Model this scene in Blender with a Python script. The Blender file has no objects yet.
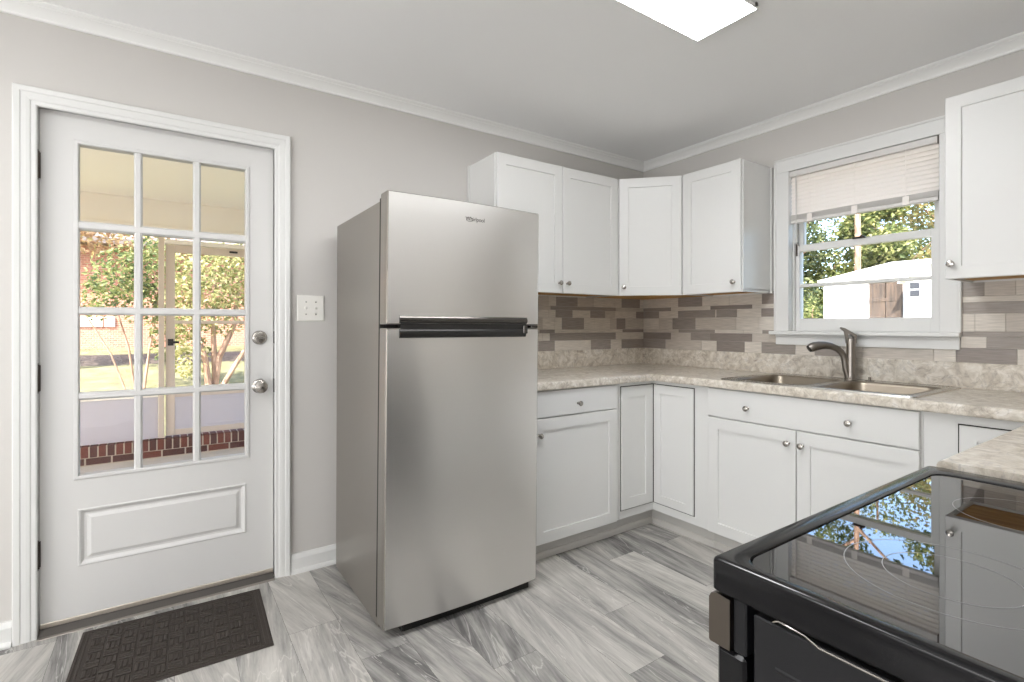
import bpy, bmesh, math, random
from mathutils import Vector, Matrix

sc = bpy.context.scene
col = sc.collection

# ------------------------------------------------------------------ camera, sky, sun, lights, exposure
cam_d = bpy.data.cameras.new('camera')
cam_d.sensor_fit = 'HORIZONTAL'
cam_d.sensor_width = 36.0
cam_d.lens = 507.26 / 1024 * 36.0
cam_d.shift_y = -15.3 / 1024
cam_d.clip_start = 0.02
cam = bpy.data.objects.new('camera', cam_d)
col.objects.link(cam)
cam.location = (2.6238, -2.989, 1.194)
cam.rotation_euler = (math.pi / 2, 0, math.radians(145.807 - 90))
sc.camera = cam

world = bpy.data.worlds.new('sky')
sc.world = world
world.use_nodes = True
wn = world.node_tree
sky = wn.nodes.new('ShaderNodeTexSky')
sky.sky_type = 'NISHITA'
sky.sun_disc = False
sky.sun_elevation = math.radians(45)
sky.sun_rotation = math.radians(145)
bg = wn.nodes['Background']
bg.inputs['Strength'].default_value = 0.8
sky.dust_density = 2.0
sky.air_density = 0.9
wn.links.new(sky.outputs['Color'], bg.inputs['Color'])

sun_d = bpy.data.lights.new('sun', 'SUN')
sun_d.energy = 13.5
sun_d.angle = math.radians(0.6)
sun_d.color = (1.0, 0.95, 0.88)
sun = bpy.data.objects.new('sun', sun_d)
col.objects.link(sun)
sun.rotation_euler = Vector((-0.34, 0.62, -0.71)).to_track_quat('-Z', 'Y').to_euler()


def area(name, loc, aim, sx, sy, watts, color):
    d = bpy.data.lights.new(name, 'AREA')
    d.shape = 'RECTANGLE'
    d.size, d.size_y = sx, sy
    d.energy = watts
    d.color = color
    o = bpy.data.objects.new(name, d)
    col.objects.link(o)
    o.location = loc
    o.rotation_euler = (Vector(aim) - Vector(loc)).to_track_quat('-Z', 'Z').to_euler()
    return o


# added unseen fill lights beside and behind the camera, tilted up at the ceiling
area('added_side_fill', (5.55, -4.55, 1.15), (3.6, -4.2, 2.42), 3.0, 1.9, 25, (0.985, 0.99, 1.0))
area('added_rear_fill', (2.5, -6.85, 1.10), (2.3, -4.9, 2.42), 3.4, 1.9, 160, (0.985, 0.99, 1.0))
LAMP = 20.0          # emission of the diffusers of the seen and the added ceiling fixture

sc.view_settings.view_transform = 'Standard'
sc.view_settings.look = 'None'
sc.view_settings.exposure = 0.32
sc.view_settings.gamma = 1.0
sc.view_settings.use_curve_mapping = False
sc.cycles.use_denoising = True
sc.cycles.max_bounces = 10
sc.cycles.diffuse_bounces = 6
sc.cycles.glossy_bounces = 5
sc.cycles.transparent_max_bounces = 24
sc.cycles.sample_clamp_indirect = 6.0
sc.cycles.caustics_reflective = False
sc.cycles.caustics_refractive = False

R = random.Random(7)


# ------------------------------------------------------------------ materials
def srgb(r, g, b):
    def f(c):
        c /= 255.0
        return c / 12.92 if c <= 0.04045 else ((c + 0.055) / 1.055) ** 2.4
    return (f(r), f(g), f(b), 1.0)


def new_mat(name):
    m = bpy.data.materials.new(name)
    m.use_nodes = True
    return m, m.node_tree, m.node_tree.nodes['Principled BSDF']


def plain(name, rgb, rough=0.5, metal=0.0, spec=0.5, bump=0.0, bump_scale=200.0, mottled=0.0, coat=0.0, ior=None):
    m, nt, p = new_mat(name)
    p.inputs['Base Color'].default_value = rgb
    p.inputs['Roughness'].default_value = rough
    p.inputs['Metallic'].default_value = metal
    p.inputs['Specular IOR Level'].default_value = spec
    if ior:
        p.inputs['IOR'].default_value = ior
    if coat:
        p.inputs['Coat Weight'].default_value = coat
        p.inputs['Coat Roughness'].default_value = 0.08
    tc = nt.nodes.new('ShaderNodeTexCoord')
    if bump or mottled:
        n = nt.nodes.new('ShaderNodeTexNoise')
        n.inputs['Scale'].default_value = bump_scale
        n.inputs['Detail'].default_value = 3
        nt.links.new(tc.outputs['Object'], n.inputs['Vector'])
    if bump:
        b = nt.nodes.new('ShaderNodeBump')
        b.inputs['Strength'].default_value = bump
        b.inputs['Distance'].default_value = 0.002
        nt.links.new(n.outputs['Fac'], b.inputs['Height'])
        nt.links.new(b.outputs['Normal'], p.inputs['Normal'])
    if mottled:
        r = nt.nodes.new('ShaderNodeMix')
        r.data_type = 'RGBA'
        r.inputs[6].default_value = tuple(c * (1 - mottled) for c in rgb[:3]) + (1,)
        r.inputs[7].default_value = tuple(min(1, c * (1 + mottled)) for c in rgb[:3]) + (1,)
        nt.links.new(n.outputs['Fac'], r.inputs[0])
        nt.links.new(r.outputs[2], p.inputs['Base Color'])
    return m


def ramp(nt, stops):
    r = nt.nodes.new('ShaderNodeValToRGB')
    el = r.color_ramp.elements
    while len(el) < len(stops):
        el.new(0.5)
    for e, (pos, c) in zip(el, stops):
        e.position = pos
        e.color = c
    return r


def steel(name, base, rough, streak=(1.0, 1.0, 260.0), aniso=0.6, rot=0.25):
    m, nt, p = new_mat(name)
    tc = nt.nodes.new('ShaderNodeTexCoord')
    mp = nt.nodes.new('ShaderNodeMapping')
    mp.inputs['Scale'].default_value = streak
    n = nt.nodes.new('ShaderNodeTexNoise')
    n.inputs['Scale'].default_value = 3.0
    n.inputs['Detail'].default_value = 4
    nt.links.new(tc.outputs['Object'], mp.inputs['Vector'])
    nt.links.new(mp.outputs['Vector'], n.inputs['Vector'])
    r = nt.nodes.new('ShaderNodeMapRange')
    r.inputs['To Min'].default_value = rough * 0.85
    r.inputs['To Max'].default_value = rough * 1.2
    nt.links.new(n.outputs['Fac'], r.inputs['Value'])
    nt.links.new(r.outputs['Result'], p.inputs['Roughness'])
    p.inputs['Base Color'].default_value = base
    p.inputs['Metallic'].default_value = 1.0
    p.inputs['Anisotropic'].default_value = aniso
    p.inputs['Anisotropic Rotation'].default_value = rot
    t = nt.nodes.new('ShaderNodeTangent')
    t.direction_type = 'RADIAL'
    t.axis = 'Z'
    nt.links.new(t.outputs['Tangent'], p.inputs['Tangent'])
    b = nt.nodes.new('ShaderNodeBump')
    b.inputs['Strength'].default_value = 0.06
    b.inputs['Distance'].default_value = 0.0005
    nt.links.new(n.outputs['Fac'], b.inputs['Height'])
    nt.links.new(b.outputs['Normal'], p.inputs['Normal'])
    return m


def pane_glass(name, tint=(1, 1, 1, 1)):
    m, nt, p = new_mat(name)
    nt.nodes.remove(p)
    out = nt.nodes['Material Output']
    t = nt.nodes.new('ShaderNodeBsdfTransparent')
    t.inputs['Color'].default_value = tint
    g = nt.nodes.new('ShaderNodeBsdfGlossy')
    g.inputs['Roughness'].default_value = 0.02
    f = nt.nodes.new('ShaderNodeFresnel')
    f.inputs['IOR'].default_value = 1.3
    mx = nt.nodes.new('ShaderNodeMixShader')
    nt.links.new(f.outputs['Fac'], mx.inputs['Fac'])
    nt.links.new(t.outputs['BSDF'], mx.inputs[1])
    nt.links.new(g.outputs['BSDF'], mx.inputs[2])
    nt.links.new(mx.outputs['Shader'], out.inputs['Surface'])
    return m


def emit(name, rgb, strength):
    m, nt, p = new_mat(name)
    p.inputs['Base Color'].default_value = rgb
    p.inputs['Emission Color'].default_value = rgb
    p.inputs['Emission Strength'].default_value = strength
    return m


def floor_mat():
    """grey wood-look vinyl planks; the per-plank number 'seed' shifts and slants the grain of each plank"""
    m, nt, p = new_mat('grey_vinyl_plank')
    L = nt.links
    N = nt.nodes.new
    tc = N('ShaderNodeTexCoord')
    at = N('ShaderNodeAttribute')
    at.attribute_name = 'seed'
    sep = N('ShaderNodeSeparateXYZ')
    L.new(tc.outputs['Object'], sep.inputs[0])
    w1 = N('ShaderNodeTexWhiteNoise')
    w1.noise_dimensions = '1D'
    L.new(at.outputs['Fac'], w1.inputs['W'])
    ws = N('ShaderNodeSeparateColor')
    L.new(w1.outputs['Color'], ws.inputs[0])

    def math_(op, a, b=None, v=None):
        n = N('ShaderNodeMath')
        n.operation = op
        L.new(a, n.inputs[0])
        if b is not None:
            L.new(b, n.inputs[1])
        if v is not None:
            n.inputs[1].default_value = v
        return n.outputs[0]
    slant = math_('MULTIPLY', math_('SUBTRACT', ws.outputs[0], v=0.5), v=0.6)
    y2 = math_('ADD', sep.outputs['Y'], math_('MULTIPLY', sep.outputs['X'], slant))
    off = math_('MULTIPLY', ws.outputs[1], v=40.0)
    x3 = math_('ADD', math_('MULTIPLY', sep.outputs['X'], v=2.0), off)
    y3 = math_('ADD', math_('MULTIPLY', y2, v=15.0), off)
    comb = N('ShaderNodeCombineXYZ')
    L.new(x3, comb.inputs[0])
    L.new(y3, comb.inputs[1])
    L.new(off, comb.inputs[2])
    n1 = N('ShaderNodeTexNoise')
    n1.inputs['Scale'].default_value = 1.0
    n1.inputs['Detail'].default_value = 6
    n1.inputs['Roughness'].default_value = 0.62
    n1.inputs['Distortion'].default_value = 0.3
    L.new(comb.outputs[0], n1.inputs['Vector'])
    comb2 = N('ShaderNodeCombineXYZ')
    L.new(math_('MULTIPLY', x3, v=3.0), comb2.inputs[0])
    L.new(math_('MULTIPLY', y3, v=6.0), comb2.inputs[1])
    n2 = N('ShaderNodeTexNoise')
    n2.inputs['Scale'].default_value = 1.0
    n2.inputs['Detail'].default_value = 5
    n2.inputs['Roughness'].default_value = 0.7
    L.new(comb2.outputs[0], n2.inputs['Vector'])
    tone = math_('ADD', math_('MULTIPLY', math_('SUBTRACT', ws.outputs[2], v=0.5), v=0.26), n1.outputs['Fac'])
    tone = math_('ADD', tone, math_('MULTIPLY', math_('SUBTRACT', n2.outputs['Fac'], v=0.5), v=0.42))
    r = ramp(nt, [(0.28, srgb(100, 98, 97)), (0.42, srgb(140, 138, 135)), (0.56, srgb(170, 167, 162)), (0.76, srgb(198, 195, 189))])
    L.new(tone, r.inputs[0])
    # pale, thin mineral veins
    wv = N('ShaderNodeTexNoise')
    wv.inputs['Scale'].default_value = 0.8
    wv.inputs['Detail'].default_value = 4
    wv.inputs['Distortion'].default_value = 0.7
    L.new(comb.outputs[0], wv.inputs['Vector'])
    d = math_('ABSOLUTE', math_('SUBTRACT', wv.outputs['Fac'], v=0.56))
    vr = ramp(nt, [(0.0, (1, 1, 1, 1)), (0.012, (0, 0, 0, 1))])
    L.new(d, vr.inputs[0])
    mx = N('ShaderNodeMix')
    mx.data_type = 'RGBA'
    mx.inputs[7].default_value = srgb(226, 223, 217)
    L.new(math_('MULTIPLY', vr.outputs[0], v=0.45), mx.inputs[0])
    L.new(r.outputs[0], mx.inputs[6])
    L.new(mx.outputs[2], p.inputs['Base Color'])
    p.inputs['Roughness'].default_value = 0.42
    p.inputs['Specular IOR Level'].default_value = 0.4
    b = N('ShaderNodeBump')
    b.inputs['Strength'].default_value = 0.12
    b.inputs['Distance'].default_value = 0.001
    L.new(n2.outputs['Fac'], b.inputs['Height'])
    L.new(b.outputs['Normal'], p.inputs['Normal'])
    return m


def laminate_mat(name='granite_look_laminate'):
    m, nt, p = new_mat(name)
    L, N = nt.links, nt.nodes.new
    tc = N('ShaderNodeTexCoord')
    mp = N('ShaderNodeMapping')
    mp.inputs['Rotation'].default_value = (0.5, 0.4, 0.6)
    L.new(tc.outputs['Object'], mp.inputs['Vector'])
    a = N('ShaderNodeTexNoise')
    a.inputs['Scale'].default_value = 20
    a.inputs['Detail'].default_value = 8
    a.inputs['Roughness'].default_value = 0.68
    a.inputs['Distortion'].default_value = 1.0
    L.new(mp.outputs[0], a.inputs['Vector'])
    r1 = ramp(nt, [(0.28, srgb(146, 136, 126)), (0.42, srgb(190, 181, 167)), (0.54, srgb(212, 205, 193)), (0.70, srgb(230, 226, 219))])
    L.new(a.outputs['Fac'], r1.inputs[0])
    v = N('ShaderNodeTexNoise')
    v.inputs['Scale'].default_value = 13.0
    v.inputs['Detail'].default_value = 5
    v.inputs['Distortion'].default_value = 1.6
    L.new(mp.outputs[0], v.inputs['Vector'])
    s = N('ShaderNodeMath')
    s.operation = 'SUBTRACT'
    s.inputs[1].default_value = 0.5
    L.new(v.outputs['Fac'], s.inputs[0])
    ab = N('ShaderNodeMath')
    ab.operation = 'ABSOLUTE'
    L.new(s.outputs[0], ab.inputs[0])
    r2 = ramp(nt, [(0.0, (0.34, 0.34, 0.34, 1)), (0.03, (0, 0, 0, 1))])
    L.new(ab.outputs[0], r2.inputs[0])
    c = N('ShaderNodeTexNoise')
    c.inputs['Scale'].default_value = 2.2
    c.inputs['Detail'].default_value = 2
    L.new(mp.outputs[0], c.inputs['Vector'])
    r3 = ramp(nt, [(0.42, srgb(128, 116, 102)), (0.58, srgb(140, 138, 142))])
    L.new(c.outputs['Fac'], r3.inputs[0])
    mx = N('ShaderNodeMix')
    mx.data_type = 'RGBA'
    L.new(r2.outputs[0], mx.inputs[0])
    L.new(r1.outputs[0], mx.inputs[6])
    L.new(r3.outputs[0], mx.inputs[7])
    L.new(mx.outputs[2], p.inputs['Base Color'])
    p.inputs['Roughness'].default_value = 0.32
    return m


def wood_mat(name, dark, light, scale=(2.0, 25.0, 25.0), rough=0.6):
    m, nt, p = new_mat(name)
    L, N = nt.links, nt.nodes.new
    tc = N('ShaderNodeTexCoord')
    mp = N('ShaderNodeMapping')
    mp.inputs['Scale'].default_value = scale
    L.new(tc.outputs['Object'], mp.inputs['Vector'])
    n = N('ShaderNodeTexNoise')
    n.inputs['Scale'].default_value = 1.5
    n.inputs['Detail'].default_value = 5
    n.inputs['Distortion'].default_value = 0.6
    L.new(mp.outputs[0], n.inputs['Vector'])
    r = ramp(nt, [(0.35, dark), (0.65, light)])
    L.new(n.outputs['Fac'], r.inputs[0])
    L.new(r.outputs[0], p.inputs['Base Color'])
    p.inputs['Roughness'].default_value = rough
    return m


def brick_mat(name, c1, c2, mortar, scale, squash=False):
    m, nt, p = new_mat(name)
    L, N = nt.links, nt.nodes.new
    tc = N('ShaderNodeTexCoord')
    sp = N('ShaderNodeSeparateXYZ')
    L.new(tc.outputs['Object'], sp.inputs[0])
    cb = N('ShaderNodeCombineXYZ')
    ad = N('ShaderNodeMath')
    L.new(sp.outputs['X'], ad.inputs[0])
    L.new(sp.outputs['Y'], ad.inputs[1])
    L.new(ad.outputs[0], cb.inputs[0])
    L.new(sp.outputs['Z'], cb.inputs[1])
    b = N('ShaderNodeTexBrick')
    b.inputs['Color1'].default_value = c1
    b.inputs['Color2'].default_value = c2
    b.inputs['Mortar'].default_value = mortar
    b.inputs['Scale'].default_value = scale
    b.inputs['Mortar Size'].default_value = 0.018
    L.new(cb.outputs[0], b.inputs['Vector'])
    L.new(b.outputs['Color'], p.inputs['Base Color'])
    p.inputs['Roughness'].default_value = 0.85
    return m


def leaf_mat(name, stops):
    m, nt, p = new_mat(name)
    L, N = nt.links, nt.nodes.new
    g = N('ShaderNodeNewGeometry')
    r = ramp(nt, stops)
    L.new(g.outputs['Random Per Island'], r.inputs[0])
    L.new(r.outputs[0], p.inputs['Base Color'])
    p.inputs['Roughness'].default_value = 0.6
    t = N('ShaderNodeBsdfTranslucent')
    L.new(r.outputs[0], t.inputs['Color'])
    mx = N('ShaderNodeMixShader')
    mx.inputs[0].default_value = 0.4
    L.new(p.outputs[0], mx.inputs[1])
    L.new(t.outputs[0], mx.inputs[2])
    L.new(mx.outputs[0], nt.nodes['Material Output'].inputs['Surface'])
    return m


def grass_mat():
    m, nt, p = new_mat('autumn_lawn')
    L, N = nt.links, nt.nodes.new
    tc = N('ShaderNodeTexCoord')
    n = N('ShaderNodeTexNoise')
    n.inputs['Scale'].default_value = 2.5
    n.inputs['Detail'].default_value = 8
    n.inputs['Roughness'].default_value = 0.75
    L.new(tc.outputs['Object'], n.inputs['Vector'])
    r = ramp(nt, [(0.34, srgb(84, 80, 56)), (0.50, srgb(112, 111, 74)), (0.64, srgb(138, 132, 96))])
    L.new(n.outputs['Fac'], r.inputs[0])
    L.new(r.outputs[0], p.inputs['Base Color'])
    p.inputs['Roughness'].default_value = 0.9
    return m


def tile_mat(name, rgb):
    """linen-textured glazed tile"""
    m, nt, p = new_mat(name)
    L, N = nt.links, nt.nodes.new
    tc = N('ShaderNodeTexCoord')
    mp = N('ShaderNodeMapping')
    mp.inputs['Scale'].default_value = (14, 14, 260)
    L.new(tc.outputs['Object'], mp.inputs['Vector'])
    n = N('ShaderNodeTexNoise')
    n.inputs['Scale'].default_value = 1.0
    n.inputs['Detail'].default_value = 4
    L.new(mp.outputs[0], n.inputs['Vector'])
    r = ramp(nt, [(0.3, tuple(c * 0.82 for c in rgb[:3]) + (1,)), (0.7, tuple(min(1, c * 1.16) for c in rgb[:3]) + (1,))])
    L.new(n.outputs['Fac'], r.inputs[0])
    L.new(r.outputs[0], p.inputs['Base Color'])
    p.inputs['Roughness'].default_value = 0.38
    b = N('ShaderNodeBump')
    b.inputs['Strength'].default_value = 0.15
    b.inputs['Distance'].default_value = 0.001
    L.new(n.outputs['Fac'], b.inputs['Height'])
    L.new(b.outputs['Normal'], p.inputs['Normal'])
    return m


M = dict(
    wall=plain('warm_grey_wall_paint', srgb(202, 199, 195), 0.75, bump=0.05, bump_scale=350),
    ceiling=plain('white_ceiling_paint', srgb(244, 244, 244), 0.85, bump=0.04, bump_scale=300),
    trim=plain('white_gloss_trim_paint', srgb(220, 220, 218), 0.38),
    doorwhite=plain('white_door_paint', srgb(211, 210, 208), 0.42),
    crown=plain('white_crown_paint', srgb(238, 238, 236), 0.45),
    cabinet=plain('white_cabinet_paint', srgb(216, 216, 214), 0.36),
    toe=plain('grey_toe_kick', srgb(190, 188, 184), 0.5),
    shoe=plain('pale_grey_shoe_strip', srgb(198, 195, 190), 0.45),
    rawwood=wood_mat('raw_wood_underside', srgb(168, 122, 62), srgb(206, 162, 92)),
    gap=plain('dark_reveal', srgb(38, 36, 34), 0.8),
    floor=floor_mat(),
    laminate=laminate_mat(),
    steel=steel('brushed_stainless_door', srgb(234, 232, 229), 0.30),
    fridge_side=plain('grey_textured_metal_side', srgb(140, 135, 128), 0.28, metal=0.6, bump=0.12, bump_scale=700),
    sinksteel=steel('satin_sink_steel', srgb(196, 192, 184), 0.26, streak=(260, 1, 1), aniso=0.3),
    bowlsteel=steel('brushed_bowl_steel', srgb(158, 148, 134), 0.36, streak=(1, 260, 1), aniso=0.2),
    nickel=plain('satin_nickel', srgb(176, 172, 166), 0.26, metal=1.0),
    faucet=plain('brushed_nickel_faucet', srgb(150, 144, 138), 0.38, metal=1.0),
    bronze=plain('dark_bronze_hinge', srgb(74, 66, 60), 0.45, metal=0.7),
    alu=plain('worn_aluminium_sill', srgb(186, 176, 164), 0.35, metal=0.5, mottled=0.12, bump_scale=20),
    rubber=plain('dark_sill_vinyl', srgb(84, 80, 76), 0.7),
    mat=plain('dark_brown_rubber', srgb(54, 47, 42), 0.6, spec=0.4, bump=0.4, bump_scale=260, mottled=0.15),
    black=plain('black_enamel', srgb(16, 16, 18), 0.12, spec=0.3),
    blackmatte=plain('black_textured_panel', srgb(26, 26, 28), 0.4, spec=0.25, bump=0.1, bump_scale=900),
    ceramic=plain('black_ceramic_glass', (0.006, 0.006, 0.007, 1), 0.015, spec=0.5, ior=2.6),
    ring=plain('grey_burner_print', srgb(150, 150, 150), 0.3),
    handle_dark=plain('black_pocket_handle', srgb(30, 29, 28), 0.3),
    handle_grey=plain('graphite_handle_trim', srgb(96, 93, 90), 0.18, metal=0.9),
    badge=plain('grey_badge_print', srgb(110, 106, 102), 0.4, metal=0.4),
    trimsteel=plain('warm_stainless_bracket', srgb(108, 101, 94), 0.32, metal=1.0),
    plate=plain('ivory_switch_plate', srgb(236, 234, 228), 0.35),
    glass=pane_glass('clear_pane'),
    blind=plain('off_white_blind_slat', srgb(242, 236, 230), 0.45),
    blindgrey=plain('blind_rail', srgb(214, 211, 207), 0.45),
    wand=pane_glass('clear_blind_wand', (0.72, 0.72, 0.72, 1)),
    lamp=emit('lit_diffuser', (0.985, 0.99, 1.0, 1), LAMP),
    lampcase=plain('white_lamp_housing', srgb(232, 232, 230), 0.4),
    grout=plain('tile_grout', srgb(186, 179, 170), 0.9),
    tile_light=tile_mat('taupe_light_tile', srgb(206, 199, 189)),
    tile_mid=tile_mat('taupe_mid_tile', srgb(190, 182, 172)),
    tile_dark=tile_mat('brown_grey_tile', srgb(150, 142, 135)),
    tile_darker=tile_mat('deep_brown_grey_tile', srgb(140, 131, 125)),
    porch_cream=plain('cream_porch_paint', srgb(250, 243, 230), 0.7),
    porch_beam=plain('tan_porch_beam_paint', srgb(236, 229, 219), 0.7),
    porch_white=plain('white_porch_panel', srgb(196, 190, 197), 0.6),
    porch_tan=plain('tan_door_frame_paint', srgb(206, 190, 176), 0.6),
    porch_floor=plain('grey_porch_slab', srgb(190, 182, 172), 0.8, mottled=0.15, bump_scale=6),
    brick=brick_mat('red_brick', srgb(126, 66, 50), srgb(94, 52, 44), srgb(150, 132, 116), 4.4),
    housebrick=brick_mat('pale_red_brick', srgb(186, 128, 106), srgb(160, 104, 86), srgb(196, 170, 150), 4.4),
    lawn=grass_mat(),
    siding=plain('white_siding', srgb(238, 238, 236), 0.6),
    roof=plain('pale_metal_roof', srgb(232, 230, 226), 0.5),
    roofdark=plain('grey_shingle', srgb(120, 112, 106), 0.9, mottled=0.25, bump_scale=12),
    doorwood=wood_mat('weathered_door_wood', srgb(50, 41, 34), srgb(86, 71, 58), (14, 14, 1.5)),
    bark=wood_mat('pine_bark', srgb(118, 92, 76), srgb(176, 146, 124), (6, 6, 2), 0.9),
    leaf_green=leaf_mat('green_leaves', [(0.0, srgb(72, 88, 52)), (0.5, srgb(120, 132, 76)), (1.0, srgb(176, 174, 116))]),
    leaf_pale=leaf_mat('pale_yellow_green_leaves', [(0.0, srgb(104, 112, 62)), (0.5, srgb(164, 162, 104)), (1.0, srgb(206, 196, 150))]),
    leaf_dark=leaf_mat('dark_green_leaves', [(0.0, srgb(50, 66, 46)), (0.6, srgb(90, 104, 66)), (1.0, srgb(140, 146, 98))]),
    leaf_gold=leaf_mat('golden_leaves', [(0.0, srgb(142, 126, 80)), (0.45, srgb(176, 162, 108)), (0.7, srgb(122, 130, 78)), (1.0, srgb(150, 152, 104))]),
    leaf_brown=leaf_mat('russet_leaves', [(0.0, srgb(148, 112, 84)), (0.6, srgb(196, 166, 128)), (1.0, srgb(170, 160, 100))]),
    dark_win=plain('dark_window_glass', srgb(52, 54, 60), 0.3),
)

# ------------------------------------------------------------------ object helpers
ORIGIN = {}


def props(o, label=None, cat=None, group=None, kind=None):
    if label:
        o['label'] = label
    if cat:
        o['category'] = cat
    if group:
        o['group'] = group
    if kind:
        o['kind'] = kind
    return o


def empty(name, loc, label, cat, group=None, kind=None):
    o = bpy.data.objects.new(name, None)
    col.objects.link(o)
    o.empty_display_size = 0.05
    o.location = loc
    ORIGIN[o.name] = Vector(loc)
    return props(o, label, cat, group, kind)


def obj(name, bm, mats, parent=None, smooth=False, label=None, cat=None, group=None, kind=None, sharp=35):
    """bm is in world coordinates; becomes ONE mesh object"""
    if not isinstance(mats, (list, tuple)):
        mats = [mats]
    bmesh.ops.recalc_face_normals(bm, faces=bm.faces)
    if parent is not None:
        w = ORIGIN[parent.name]
    else:
        xs = [v.co for v in bm.verts]
        lo = [min(c[i] for c in xs) for i in range(3)]
        hi = [max(c[i] for c in xs) for i in range(3)]
        w = Vector(((lo[0] + hi[0]) / 2, (lo[1] + hi[1]) / 2, lo[2]))
    for v in bm.verts:
        v.co -= w
    me = bpy.data.meshes.new(name)
    if smooth:
        lim = math.radians(sharp)
        for f in bm.faces:
            f.smooth = True
        for e in bm.edges:
            if len(e.link_faces) == 2 and e.calc_face_angle(0) > lim:
                e.smooth = False
    bm.to_mesh(me)
    bm.free()
    for m in mats:
        me.materials.append(M[m] if isinstance(m, str) else m)
    o = bpy.data.objects.new(name, me)
    col.objects.link(o)
    if parent is not None:
        o.parent = parent
    else:
        o.location = w
    ORIGIN[o.name] = w
    return props(o, label, cat, group, kind)


def copy_tree(o, parent=None):
    c = o.copy()
    col.objects.link(c)
    c.parent = parent
    ORIGIN[c.name] = ORIGIN[o.name]
    for ch in list(o.children):
        copy_tree(ch, c)
    return c


def B():
    return bmesh.new()


def box(bm, x0, x1, y0, y1, z0, z1, bev=0.0, mi=0, seg=1):
    x0, x1 = min(x0, x1), max(x0, x1)
    y0, y1 = min(y0, y1), max(y0, y1)
    z0, z1 = min(z0, z1), max(z0, z1)
    vs = [bm.verts.new((x, y, z)) for z in (z0, z1) for y in (y0, y1) for x in (x0, x1)]
    fs = []
    for idx in ((0, 2, 3, 1), (4, 5, 7, 6), (0, 1, 5, 4), (2, 6, 7, 3), (0, 4, 6, 2), (1, 3, 7, 5)):
        f = bm.faces.new([vs[i] for i in idx])
        f.material_index = mi
        fs.append(f)
    if bev:
        es = list({e for f in fs for e in f.edges})
        r = bmesh.ops.bevel(bm, geom=es, offset=bev, segments=seg, affect='EDGES', profile=0.5)
        for f in r['faces']:
            f.material_index = mi
    return fs


def prism(bm, pts, axis, a0, a1, mi=0, caps=True):
    """extrude a closed 2-D outline along an axis; pts are the two other coordinates in order"""
    def P(p, a):
        if axis == 'x':
            return (a, p[0], p[1])
        if axis == 'y':
            return (p[0], a, p[1])
        return (p[0], p[1], a)
    A = [bm.verts.new(P(p, a0)) for p in pts]
    Z = [bm.verts.new(P(p, a1)) for p in pts]
    n = len(pts)
    for i in range(n):
        f = bm.faces.new((A[i], A[(i + 1) % n], Z[(i + 1) % n], Z[i]))
        f.material_index = mi
    if caps:
        for loop in (A[::-1], Z):
            f = bm.faces.new(loop)
            f.material_index = mi


def rings(bm, loops, cap0=True, cap1=True, mi=0, closed=True):
    """skin a list of equal-length vertex loops"""
    vs = [[bm.verts.new(p) for p in L] for L in loops]
    n = len(vs[0])
    for a, b in zip(vs, vs[1:]):
        for i in range(n if closed else n - 1):
            f = bm.faces.new((a[i], a[(i + 1) % n], b[(i + 1) % n], b[i]))
            f.material_index = mi
    if cap0:
        bm.faces.new(vs[0][::-1]).material_index = mi
    if cap1:
        bm.faces.new(vs[-1]).material_index = mi
    return vs


class Frame:
    """local frame on a vertical face: u along the face, z up, n out of the face"""
    def __init__(s, o, u, n):
        s.o, s.u, s.n = Vector(o), Vector(u).normalized(), Vector(n).normalized()

    def __call__(s, u, z, n):
        return s.o + s.u * u + Vector((0, 0, z)) + s.n * n


def rect(fr, u0, u1, z0, z1, ins, d):
    return [fr(u0 + ins, z0 + ins, d), fr(u1 - ins, z0 + ins, d), fr(u1 - ins, z1 - ins, d), fr(u0 + ins, z1 - ins, d)]


def shaker_bm(fr, u0, u1, z0, z1, t=0.019, fw=0.058, rec=0.008):
    bm = B()
    rings(bm, [rect(fr, u0, u1, z0, z1, 0, 0), rect(fr, u0, u1, z0, z1, 0, t - 0.0025), rect(fr, u0, u1, z0, z1, 0.0025, t),
               rect(fr, u0, u1, z0, z1, fw, t), rect(fr, u0, u1, z0, z1, fw + 0.0015, t - rec)])
    return bm


def slab_bm(fr, u0, u1, z0, z1, t=0.019):
    bm = B()
    rings(bm, [rect(fr, u0, u1, z0, z1, 0, 0), rect(fr, u0, u1, z0, z1, 0, t - 0.0025), rect(fr, u0, u1, z0, z1, 0.0025, t)])
    return bm


def lathe_dir(bm, c, n, prof, seg=20, mi=0):
    """surface of revolution about direction n through c; prof = [(radius, distance)]"""
    n = Vector(n).normalized()
    a = n.orthogonal().normalized()
    b = n.cross(a)
    c = Vector(c)
    loops = []
    for r, d in prof:
        r = max(r, 0.0002)
        loops.append([c + n * d + (a * math.cos(2 * math.pi * k / seg) + b * math.sin(2 * math.pi * k / seg)) * r for k in range(seg)])
    rings(bm, loops, mi=mi)


def tube(bm, pts, rad, seg=12, mi=0):
    pts = [Vector(p) for p in pts]
    if not isinstance(rad, (list, tuple)):
        rad = [rad] * len(pts)
    loops = []
    prev = None
    for i, p in enumerate(pts):
        d = (pts[min(i + 1, len(pts) - 1)] - pts[max(i - 1, 0)]).normalized()
        if prev is None:
            a = d.orthogonal().normalized()
        else:
            a = (prev - d * prev.dot(d)).normalized()
        prev = a
        b = d.cross(a)
        loops.append([p + (a * math.cos(2 * math.pi * k / seg) + b * math.sin(2 * math.pi * k / seg)) * rad[i] for k in range(seg)])
    rings(bm, loops, mi=mi)


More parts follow.
